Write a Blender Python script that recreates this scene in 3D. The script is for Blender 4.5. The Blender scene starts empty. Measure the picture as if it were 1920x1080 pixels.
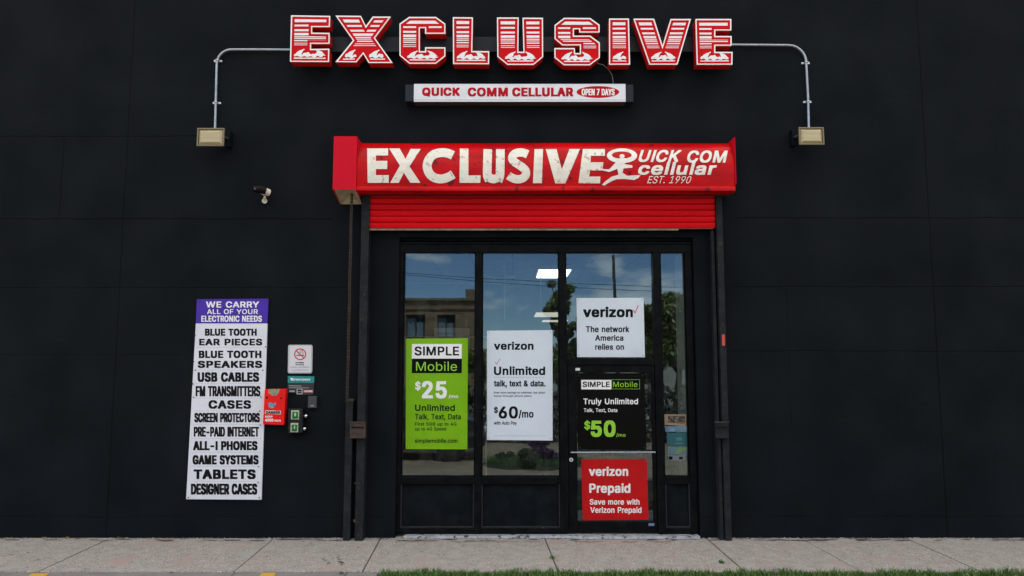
import bpy, bmesh, math, random
from mathutils import Vector, Matrix
random.seed(7)
S = bpy.context.scene
COL = S.collection
R = math.radians

# ---------------------------------------------------------------- camera
F = 1330.0                      # focal length in px of a 1920 wide frame
PITCH = math.atan(0.0985)
CH, CD = 2.283, 9.3             # eye height, distance to the wall plane (y = 0)
cam_d = bpy.data.cameras.new('camera')
cam = bpy.data.objects.new('camera', cam_d); COL.objects.link(cam)
cam.location = (0, -CD, CH)
cam.rotation_euler = (math.pi/2 + PITCH, 0, 0)
cam_d.sensor_width = 36; cam_d.lens = 36*F/1920
cam_d.clip_end = 3000
S.camera = cam

# ---------------------------------------------------------------- sky, sun, exposure
SUN_EL, SUN_AZ = 55.0, 28.0      # sun stands behind the shop (azimuth from +Y towards +X)
w = bpy.data.worlds.new('World'); S.world = w; w.use_nodes = True
nt = w.node_tree; nt.nodes.clear()
def wn(t): return nt.nodes.new(t)
out = wn('ShaderNodeOutputWorld'); bg = wn('ShaderNodeBackground')
sky = wn('ShaderNodeTexSky'); sky.sky_type = 'NISHITA'; sky.sun_disc = False
sky.sun_elevation = R(SUN_EL); sky.sun_rotation = R(SUN_AZ)
sky.air_density = 0.75; sky.dust_density = 0.0; sky.ozone_density = 3.0
tc = wn('ShaderNodeTexCoord'); mp = wn('ShaderNodeMapping'); mp.inputs['Scale'].default_value = (1, 1, 2.6)
mp.inputs['Location'].default_value = (0.55, 0.1, 0.0)
nz = wn('ShaderNodeTexNoise'); nz.inputs['Scale'].default_value = 3.6; nz.inputs['Detail'].default_value = 9
nz.inputs['Roughness'].default_value = 0.56
rp = wn('ShaderNodeValToRGB'); rp.color_ramp.elements[0].position = 0.50; rp.color_ramp.elements[1].position = 0.68
mx = wn('ShaderNodeMix'); mx.data_type = 'RGBA'
mx.inputs[7].default_value = (15.0, 14.2, 13.2, 1)
nt.links.new(tc.outputs['Generated'], mp.inputs[0]); nt.links.new(mp.outputs[0], nz.inputs['Vector'])
sz = wn('ShaderNodeSeparateXYZ'); zr = wn('ShaderNodeMapRange'); zr.inputs[1].default_value = .22; zr.inputs[2].default_value = .55; zr.inputs[4].default_value = .13
ad = wn('ShaderNodeMath'); nt.links.new(tc.outputs['Generated'], sz.inputs[0]); nt.links.new(sz.outputs[2], zr.inputs[0])
nt.links.new(nz.outputs['Fac'], ad.inputs[0]); nt.links.new(zr.outputs[0], ad.inputs[1]); nt.links.new(ad.outputs[0], rp.inputs[0]); nt.links.new(rp.outputs[0], mx.inputs[0])
mp2 = wn('ShaderNodeMapping'); mp2.inputs['Scale'].default_value = (1, 1, 2.2); mp2.inputs['Location'].default_value = (.62, .15, .33)
n2 = wn('ShaderNodeTexNoise'); n2.inputs['Scale'].default_value = 8.5; n2.inputs['Detail'].default_value = 8; n2.inputs['Roughness'].default_value = .52
r2_ = wn('ShaderNodeValToRGB'); r2_.color_ramp.elements[0].position = .60; r2_.color_ramp.elements[1].position = .70
r2_.color_ramp.elements[1].color = (.75, .75, .75, 1)
m2 = wn('ShaderNodeMix'); m2.data_type = 'RGBA'; m2.inputs[7].default_value = (12, 11, 10, 1)
nt.links.new(tc.outputs['Generated'], mp2.inputs[0]); nt.links.new(mp2.outputs[0], n2.inputs['Vector']); nt.links.new(n2.outputs['Fac'], r2_.inputs[0])
nt.links.new(r2_.outputs[0], m2.inputs[0]); nt.links.new(sky.outputs[0], m2.inputs[6])
nt.links.new(m2.outputs[2], mx.inputs[6]); nt.links.new(mx.outputs[2], bg.inputs[0])
bg.inputs[1].default_value = 0.09
nt.links.new(bg.outputs[0], out.inputs[0])
sd = bpy.data.lights.new('sun', 'SUN'); sd.energy = 3.2; sd.angle = R(0.5); sd.color = (1, .95, .87)
sun = bpy.data.objects.new('sun', sd); COL.objects.link(sun)
sv = Vector((math.sin(R(SUN_AZ))*math.cos(R(SUN_EL)), math.cos(R(SUN_AZ))*math.cos(R(SUN_EL)), math.sin(R(SUN_EL))))
sun.rotation_euler = sv.to_track_quat('Z', 'Y').to_euler(); sun.location = sv*60
S.view_settings.view_transform = 'Standard'; S.view_settings.look = 'None'
S.view_settings.exposure = 1.12; S.view_settings.gamma = 1
S.render.engine = 'CYCLES'
S.cycles.max_bounces = 8; S.cycles.use_denoising = True

# ---------------------------------------------------------------- places
cp, sp = math.cos(PITCH), math.sin(PITCH)
def W(px, py, Y=0.0):
    """point of the photograph on the real plane y = Y"""
    u = (px-960)/F; v = (540-py)/F
    d = (u, cp - v*sp, sp + v*cp)
    t = (Y+CD)/d[1]
    return Vector((d[0]*t, Y, CH + d[2]*t))
def G(px, py, z=0.0):
    """point of the photograph on the ground z"""
    u = (px-960)/F; v = (540-py)/F
    d = (u, cp - v*sp, sp + v*cp)
    t = (z-CH)/d[2]
    return Vector((d[0]*t, -CD + d[1]*t, z))
GL = 0.13                        # glass plane
def M(px, py, d):
    """real place, d metres in front of the shop, of something seen mirrored in the glass"""
    v = W(px, py, 2*GL+d)
    return Vector((v.x, -d, v.z))

# ---------------------------------------------------------------- object helpers
def tag(o, label=None, cat=None, group=None, kind=None):
    if label: o['label'] = label
    if cat: o['category'] = cat
    if group: o['group'] = group
    if kind: o['kind'] = kind
    return o
def thing(name, loc, label, cat, group=None):
    o = bpy.data.objects.new(name, None); COL.objects.link(o); o.location = loc
    o.empty_display_size = 0.1
    return tag(o, label, cat, group)
def origin(o):
    p = Vector((0, 0, 0))
    while o is not None:
        p = p + Vector(o.location); o = o.parent
    return p
class MB:
    def __init__(s): s.v = []; s.f = []
    def add(s, vs, fs):
        n = len(s.v); s.v += [Vector(a) for a in vs]; s.f += [[n+i for i in f] for f in fs]; return s
    def box(s, x0, x1, y0, y1, z0, z1):
        return s.add([(x0,y0,z0),(x1,y0,z0),(x1,y1,z0),(x0,y1,z0),(x0,y0,z1),(x1,y0,z1),(x1,y1,z1),(x0,y1,z1)],
                     [(0,3,2,1),(4,5,6,7),(0,1,5,4),(1,2,6,5),(2,3,7,6),(3,0,4,7)])
    def prism(s, pts, yf, yb):
        """pts = (x, z) outline; front at yf, back at yb"""
        n = len(pts)
        a = sum(pts[i][0]*pts[(i+1)%n][1]-pts[(i+1)%n][0]*pts[i][1] for i in range(n))
        if a < 0: pts = pts[::-1]
        vs = [(x, yf, z) for x, z in pts] + [(x, yb, z) for x, z in pts]
        fs = [list(range(n)), list(range(2*n-1, n-1, -1))]
        fs += [(i, i+n, (i+1)%n+n, (i+1)%n) for i in range(n)]
        return s.add(vs, fs)
    def px(s, pts, yf, yb):
        q = [W(a, b, yf) for a, b in pts]
        return s.prism([(p.x, p.z) for p in q], yf, yb)
    def rect(s, x0, y0, x1, y1, yf, yb):
        """axis aligned board through two photo corners"""
        a = W(x0, y0, yf); b = W(x1, y1, yf)
        return s.box(min(a.x,b.x), max(a.x,b.x), min(yf,yb), max(yf,yb), min(a.z,b.z), max(a.z,b.z))
    def tube(s, path, r, n=8, cap=True):
        path = [Vector(p) for p in path]; m = len(path)
        rr = r if isinstance(r, (list, tuple)) else [r]*m
        base = len(s.v); prev = None
        for i, p in enumerate(path):
            t = (path[min(i+1, m-1)] - path[max(i-1, 0)]).normalized()
            if prev is None:
                a = t.cross(Vector((0, 0, 1)))
                if a.length < 1e-3: a = t.cross(Vector((1, 0, 0)))
            else: a = prev - t*prev.dot(t)
            a.normalize(); prev = a; b = t.cross(a)
            for k in range(n):
                q = 2*math.pi*k/n
                s.v.append(p + (a*math.cos(q) + b*math.sin(q))*rr[i])
        for i in range(m-1):
            for k in range(n):
                s.f.append([base+i*n+k, base+i*n+(k+1)%n, base+(i+1)*n+(k+1)%n, base+(i+1)*n+k])
        if cap:
            s.f.append([base+k for k in range(n)][::-1]); s.f.append([base+(m-1)*n+k for k in range(n)])
        return s
    def disc(s, c, r, yf, yb, n=24, rx=None):
        rx = rx or r
        return s.prism([(c[0]+rx*math.cos(2*math.pi*k/n), c[1]+r*math.sin(2*math.pi*k/n)) for k in range(n)], yf, yb)
    def ball(s, c, r, n=10, sx=1, sy=1, sz=1):
        c = Vector(c); base = len(s.v); m = n//2
        for i in range(m+1):
            a = math.pi*i/m
            for k in range(n):
                q = 2*math.pi*k/n
                s.v.append(c + Vector((sx*math.sin(a)*math.cos(q), sy*math.sin(a)*math.sin(q), sz*math.cos(a)))*r)
        for i in range(m):
            for k in range(n):
                s.f.append([base+i*n+k, base+(i+1)*n+k, base+(i+1)*n+(k+1)%n, base+i*n+(k+1)%n])
        return s
    def build(s, name, mat, parent=None, smooth=False, bevel=0, seg=2):
        o0 = origin(parent) if parent is not None else Vector((0,0,0))
        me = bpy.data.meshes.new(name)
        me.from_pydata([v-o0 for v in s.v], [], s.f); me.validate(); me.update()
        if mat: me.materials.append(mat)
        if smooth:
            for p in me.polygons: p.use_smooth = True
            try: me.set_sharp_from_angle(angle=R(40))
            except Exception: pass
        o = bpy.data.objects.new(name, me); COL.objects.link(o)
        if parent is not None: o.parent = parent
        if bevel:
            b = o.modifiers.new('bevel', 'BEVEL'); b.width = bevel; b.segments = seg; b.limit_method = 'ANGLE'; b.angle_limit = R(35)
            b.harden_normals = False
        return o
def copy_tree(o, parent=None):
    c = o.copy(); COL.objects.link(c); c.parent = parent
    for ch in o.children: copy_tree(ch, c)
    return c

# ---------------------------------------------------------------- materials
def mat(name, col, rough=.6, metal=0, col2=None, nscale=6, nlo=.4, nhi=.65, detail=6, bump=0, bscale=200, coat=0, spec=.5,
        spots=None, rvar=0, stretch=None):
    """principled with optional noise blend to col2, fine bump, spots=(colour, scale, threshold)"""
    m = bpy.data.materials.new(name); m.use_nodes = True
    t = m.node_tree; P = t.nodes['Principled BSDF']; L = t.links.new; N = t.nodes.new
    P.inputs['Base Color'].default_value = (*col, 1); P.inputs['Roughness'].default_value = rough
    P.inputs['Metallic'].default_value = metal; P.inputs['Coat Weight'].default_value = coat
    P.inputs['Coat Roughness'].default_value = .15
    P.inputs['Specular IOR Level'].default_value = spec
    geo = N('ShaderNodeNewGeometry'); vec = geo.outputs['Position']
    if stretch:
        mpn = N('ShaderNodeMapping'); mpn.inputs['Scale'].default_value = stretch
        L(vec, mpn.inputs[0]); vec = mpn.outputs[0]
    colout = None
    if col2:
        n = N('ShaderNodeTexNoise'); n.inputs['Scale'].default_value = nscale; n.inputs['Detail'].default_value = detail
        n.inputs['Roughness'].default_value = .62
        L(vec, n.inputs['Vector'])
        mr = N('ShaderNodeMapRange'); mr.inputs[1].default_value = nlo; mr.inputs[2].default_value = nhi
        L(n.outputs['Fac'], mr.inputs[0])
        x = N('ShaderNodeMix'); x.data_type = 'RGBA'; x.inputs[6].default_value = (*col, 1); x.inputs[7].default_value = (*col2, 1)
        L(mr.outputs[0], x.inputs[0]); colout = x.outputs[2]
        if rvar:
            ad = N('ShaderNodeMath'); ad.operation = 'MULTIPLY_ADD'; ad.inputs[1].default_value = rvar; ad.inputs[2].default_value = rough
            L(mr.outputs[0], ad.inputs[0]); L(ad.outputs[0], P.inputs['Roughness'])
    for sp_ in (spots or []):
        sc, ssc, th = sp_
        n = N('ShaderNodeTexNoise'); n.inputs['Scale'].default_value = ssc; n.inputs['Detail'].default_value = 3
        L(geo.outputs['Position'], n.inputs['Vector'])
        mr = N('ShaderNodeMapRange'); mr.inputs[1].default_value = th; mr.inputs[2].default_value = th+.03
        L(n.outputs['Fac'], mr.inputs[0])
        x = N('ShaderNodeMix'); x.data_type = 'RGBA'; x.inputs[7].default_value = (*sc, 1)
        if colout: L(colout, x.inputs[6])
        else: x.inputs[6].default_value = (*col, 1)
        L(mr.outputs[0], x.inputs[0]); colout = x.outputs[2]
    if colout: L(colout, P.inputs['Base Color'])
    if bump:
        n = N('ShaderNodeTexNoise'); n.inputs['Scale'].default_value = bscale; n.inputs['Detail'].default_value = 5
        L(geo.outputs['Position'], n.inputs['Vector'])
        b = N('ShaderNodeBump'); b.inputs['Strength'].default_value = bump; b.inputs['Distance'].default_value = .004
        L(n.outputs['Fac'], b.inputs['Height']); L(b.outputs[0], P.inputs['Normal'])
    return m
def emis(name, col, st):
    m = bpy.data.materials.new(name); m.use_nodes = True
    P = m.node_tree.nodes['Principled BSDF']; P.inputs['Base Color'].default_value = (*col, 1)
    P.inputs['Emission Color'].default_value = (*col, 1); P.inputs['Emission Strength'].default_value = st
    return m

# scored lines and seams of the black wall, taken as real X / Z positions
def wall_material():
    m = bpy.data.materials.new('black_stucco'); m.use_nodes = True
    t = m.node_tree; P = t.nodes['Principled BSDF']; L = t.links.new; N = t.nodes.new
    P.inputs['Roughness'].default_value = .65; P.inputs['Specular IOR Level'].default_value = .025
    geo = N('ShaderNodeNewGeometry'); sx = N('ShaderNodeSeparateXYZ')
    # wobble
    wz = N('ShaderNodeTexNoise'); wz.inputs['Scale'].default_value = 2.2; wz.inputs['Detail'].default_value = 5
    L(geo.outputs['Position'], wz.inputs['Vector'])
    wv = N('ShaderNodeVectorMath'); wv.operation = 'MULTIPLY_ADD'
    L(wz.outputs['Color'], wv.inputs[0]); wv.inputs[1].default_value = (.035,)*3; L(geo.outputs['Position'], wv.inputs[2])
    L(wv.outputs[0], sx.inputs[0])
    def math_(op, a, b=None, c=None):
        n = N('ShaderNodeMath'); n.operation = op; n.use_clamp = False
        for i, q in enumerate((a, b, c)):
            if q is None: continue
            if isinstance(q, (int, float)): n.inputs[i].default_value = q
            else: L(q, n.inputs[i])
        return n.outputs[0]
    def line(axis, p0, lo, hi, wd, depth):
        a, b = (sx.outputs['Z'], sx.outputs['X']) if axis == 'h' else (sx.outputs['X'], sx.outputs['Z'])
        d = math_('ABSOLUTE', math_('SUBTRACT', a, p0+.0175))
        k = math_('SUBTRACT', 1.0, math_('DIVIDE', d, wd))
        k = math_('MAXIMUM', k, 0.0)
        k = math_('MULTIPLY', k, math_('GREATER_THAN', b, lo)); k = math_('MULTIPLY', k, math_('LESS_THAN', b, hi))
        return math_('MULTIPLY', k, depth)
    def X(px, py): return W(px, py).x
    def Z(px, py): return W(px, py).z
    lines = []
    lines.append(line('h', Z(100,256), -20, X(370,256), .009, .8))
    lines.append(line('h', Z(100,411), -20, X(625,411), .010, 1))
    lines.append(line('h', Z(100,540), -20, X(650,540), .008, .5))
    lines.append(line('h', Z(100,666), -20, X(350,666), .008, .35))
    lines.append(line('v', X(232,400), -20, 20, .009, .75))
    lines.append(line('v', X(116,330), Z(116,411), Z(116,256), .009, .8))
    lines.append(line('h', Z(1700,409), X(1385,409), 20, .010, 1))
    lines.append(line('h', Z(1700,538), X(1372,538), 20, .009, .8))
    lines.append(line('h', Z(1700,659), X(1372,659), 20, .009, .6))
    lines.append(line('v', X(1742,410), -20, 20, .009, 1))
    lines.append(line('v', X(1476,600), Z(1476,800), Z(1476,538), .008, .45))
    lines.append(line('h', Z(1700,970), -20, 20, .008, .3))
    tot = lines[0]
    for q in lines[1:]: tot = math_('MAXIMUM', tot, q)
    big = N('ShaderNodeTexNoise'); big.inputs['Scale'].default_value = 1.3; big.inputs['Detail'].default_value = 7
    L(geo.outputs['Position'], big.inputs['Vector'])
    mr = N('ShaderNodeMapRange'); mr.inputs[1].default_value = .3; mr.inputs[2].default_value = .7
    L(big.outputs['Fac'], mr.inputs[0])
    x = N('ShaderNodeMix'); x.data_type = 'RGBA'; x.inputs[6].default_value = (.0054,.0074,.0096,1); x.inputs[7].default_value = (.0094,.0119,.0147,1)
    L(mr.outputs[0], x.inputs[0])
    # chipped pale specks, sparse, thicker along the scored lines and low on the wall
    sk = N('ShaderNodeTexNoise'); sk.inputs['Scale'].default_value = 55; sk.inputs['Detail'].default_value = 3
    L(geo.outputs['Position'], sk.inputs['Vector'])
    zl = N('ShaderNodeMapRange'); zl.inputs[1].default_value = 0; zl.inputs[2].default_value = .9; zl.inputs[3].default_value = .12; zl.inputs[4].default_value = 0
    L(sx.outputs['Z'], zl.inputs[0])
    zz = N('ShaderNodeMapRange'); zz.inputs[1].default_value = 0; zz.inputs[2].default_value = .07; zz.inputs[3].default_value = .07; zz.inputs[4].default_value = 0
    L(sx.outputs['Z'], zz.inputs[0])
    s1 = math_('ADD', sk.outputs['Fac'], math_('MULTIPLY', math_('GREATER_THAN', tot, .15), .03))
    s1 = math_('ADD', s1, math_('MULTIPLY', zl.outputs[0], .32)); s1 = math_('ADD', s1, zz.outputs[0])
    sm = N('ShaderNodeMapRange'); sm.inputs[1].default_value = .775; sm.inputs[2].default_value = .83; L(s1, sm.inputs[0])
    y = N('ShaderNodeMix'); y.data_type = 'RGBA'; L(sm.outputs[0], y.inputs[0]); L(x.outputs[2], y.inputs[6]); y.inputs[7].default_value = (.11,.10,.09,1)
    dk = N('ShaderNodeMix'); dk.data_type = 'RGBA'; L(math_('MULTIPLY', tot, .38), dk.inputs[0]); L(y.outputs[2], dk.inputs[6]); dk.inputs[7].default_value = (.0006,.0006,.0007,1)
    L(dk.outputs[2], P.inputs['Base Color'])
    fine = N('ShaderNodeTexNoise'); fine.inputs['Scale'].default_value = 130; fine.inputs['Detail'].default_value = 6
    L(geo.outputs['Position'], fine.inputs['Vector'])
    mid = N('ShaderNodeTexNoise'); mid.inputs['Scale'].default_value = 16; mid.inputs['Detail'].default_value = 5
    L(geo.outputs['Position'], mid.inputs['Vector'])
    h = math_('ADD', math_('MULTIPLY', fine.outputs['Fac'], 1.0), math_('MULTIPLY', mid.outputs['Fac'], .6))
    h = math_('SUBTRACT', h, math_('MULTIPLY', tot, 1.9))
    b = N('ShaderNodeBump'); b.inputs['Strength'].default_value = .8; b.inputs['Distance'].default_value = .008
    L(h, b.inputs['Height']); L(b.outputs[0], P.inputs['Normal'])
    return m
MW = wall_material()
M_black = mat('black_paint', (.0050,.0070,.0090), .5, spec=.03, col2=(.009,.0118,.0145), nscale=5, bump=.25, bscale=60, spots=[((.12,.10,.08), 70, .80)])
M_frame = mat('black_frame_paint', (.0040,.0045,.0052), .4, spec=.035, col2=(.008,.0085,.0092), nscale=8, bump=.12, bscale=40, spots=[((.14,.12,.1), 90, .785)])
M_post = mat('dark_post_paint', (.013,.0165,.0185), .5, spec=.06, col2=(.022,.025,.027), nscale=7, bump=.2, bscale=50, spots=[((.10,.035,.015), 30, .665), ((.2,.18,.15), 90, .79)])
M_rust = mat('rusty_steel', (.022,.017,.014), .7, col2=(.075,.032,.018), nscale=22, nlo=.42, nhi=.7, bump=.5, bscale=90)
M_red_sign = mat('sign_red', (.55,.002,.006), .45, spec=.08, col2=(.48,.002,.005), nscale=9)
M_red_ret = mat('return_red', (.60,.008,.006), .4, spec=.2, col2=(.48,.006,.005), nscale=12)
M_trim = mat('white_trim', (.82,.82,.82), .35)
M_pat = mat('white_vinyl', (.76,.78,.80), .35, col2=(.55,.57,.62), nscale=5, nlo=.5, nhi=.9, stretch=(1,1,7))
M_hood = mat('hood_red', (.54,.002,.005), .26, spec=.13, col2=(.27,.001,.003), nscale=3.5, nlo=.38, nhi=.75, bump=.15, bscale=7, 
             spots=[((.07,.01,.01), 60, .74), ((.16,.004,.006), 7, .64)], stretch=(.6,1,2))
M_box = mat('box_red', (.58,.005,.021), .5, spec=.08, col2=(.52,.004,.018), nscale=3, spots=[((.1,.01,.01), 60, .79)])
M_curt = mat('shutter_red', (.72,.003,.010), .45, spec=.08, col2=(.50,.002,.005), nscale=2.5, nlo=.38, nhi=.8, spots=[((.08,.01,.01), 60, .76)], stretch=(.25,1,6))
M_cream = mat('cream_paint', (.72,.69,.60), .5, col2=(.55,.52,.45), nscale=9, nlo=.5, nhi=.85, spots=[((.10,.08,.07), 60, .69), ((.42,.36,.28), 14, .62)])
M_tan = mat('tan_metal', (.30,.25,.14), .5, col2=(.14,.11,.07), nscale=14)
M_beige = mat('beige_inside', (.46,.41,.29), .6, col2=(.30,.27,.2), nscale=9)
M_white = mat('white_board', (.66,.69,.75), .4, col2=(.56,.59,.65), nscale=4, nlo=.45, nhi=.8, spots=[((.25,.25,.26), 85, .795)])
M_lbox = mat('lightbox_face', (.70,.73,.78), .3, col2=(.62,.65,.70), nscale=6, spots=[((.15,.13,.12), 60, .775)])
M_txr = mat('red_lettering', (.46,.002,.008), .5, spec=.1, col2=(.38,.004,.010), nscale=30)
M_ink = mat('black_ink', (.003,.003,.0035), .5, spec=.15)
M_wink = mat('white_ink', (.78,.78,.78), .45)
M_purple = mat('purple_board', (.062,.026,.36), .4, spec=.2, col2=(.055,.022,.31), nscale=7)
M_green = mat('lime_poster', (.18,.42,.004), .4, spec=.2, col2=(.16,.38,.004), nscale=4)
M_gink = mat('lime_ink', (.25,.56,.03), .4)
M_pwhite = mat('white_poster', (.60,.67,.74), .36, col2=(.56,.63,.70), nscale=3)
M_pblack = mat('black_poster', (.0015,.0015,.0016), .35, spec=.12)
M_pred = mat('red_poster', (.50,.006,.008), .4, spec=.2, col2=(.44,.005,.007), nscale=4)
M_rink = mat('red_ink', (.55,.02,.03), .4)
M_grey = mat('grey_ink', (.30,.31,.32), .4)
M_galv = mat('galvanised', (.36,.40,.45), .38, metal=.75, col2=(.26,.30,.35), nscale=25)
M_plate = mat('aluminium_plate', (.62,.63,.65), .35, metal=.35)
M_conc = mat('concrete', (.350,.325,.300), .9, spec=.12, col2=(.235,.217,.198), nscale=7, nlo=.32, nhi=.75, detail=12, bump=.6, bscale=95,
             spots=[((.10,.085,.07), 17, .735), ((.48,.46,.43), 48, .60), ((.13,.115,.10), 55, .625), ((.17,.15,.13), 30, .64), ((.33,.265,.235), 2.6, .62), ((.30,.31,.29), 3.7, .63)])
M_joint = mat('joint_dirt', (.055,.045,.035), .95, col2=(.10,.08,.05), nscale=20)
M_apron = mat('apron_concrete', (.21,.205,.20), .9, col2=(.15,.145,.14), nscale=5, nlo=.3, nhi=.7, detail=12, bump=.6, bscale=80,
              spots=[((.06,.055,.05), 25, .72)])
M_yellow = mat('yellow_road_paint', (.58,.33,.03), .8, col2=(.40,.25,.05), nscale=30, nlo=.45, nhi=.6)
M_asph = mat('asphalt', (.30,.215,.135), .9, col2=(.19,.14,.095), nscale=2, bump=.5, bscale=90)
M_ground = mat('ground_soil', (.20,.18,.14), .95, col2=(.13,.13,.08), nscale=.6)
M_soil = mat('lawn_soil', (.030,.028,.016), .95, col2=(.02,.03,.01), nscale=12)
M_thresh = mat('threshold_paint', (.34,.37,.41), .6, col2=(.20,.22,.24), nscale=9, nlo=.4, nhi=.7, bump=.8, bscale=30, spots=[((.02,.02,.025), 16, .60), ((.10,.06,.04), 30, .64)])

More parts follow.
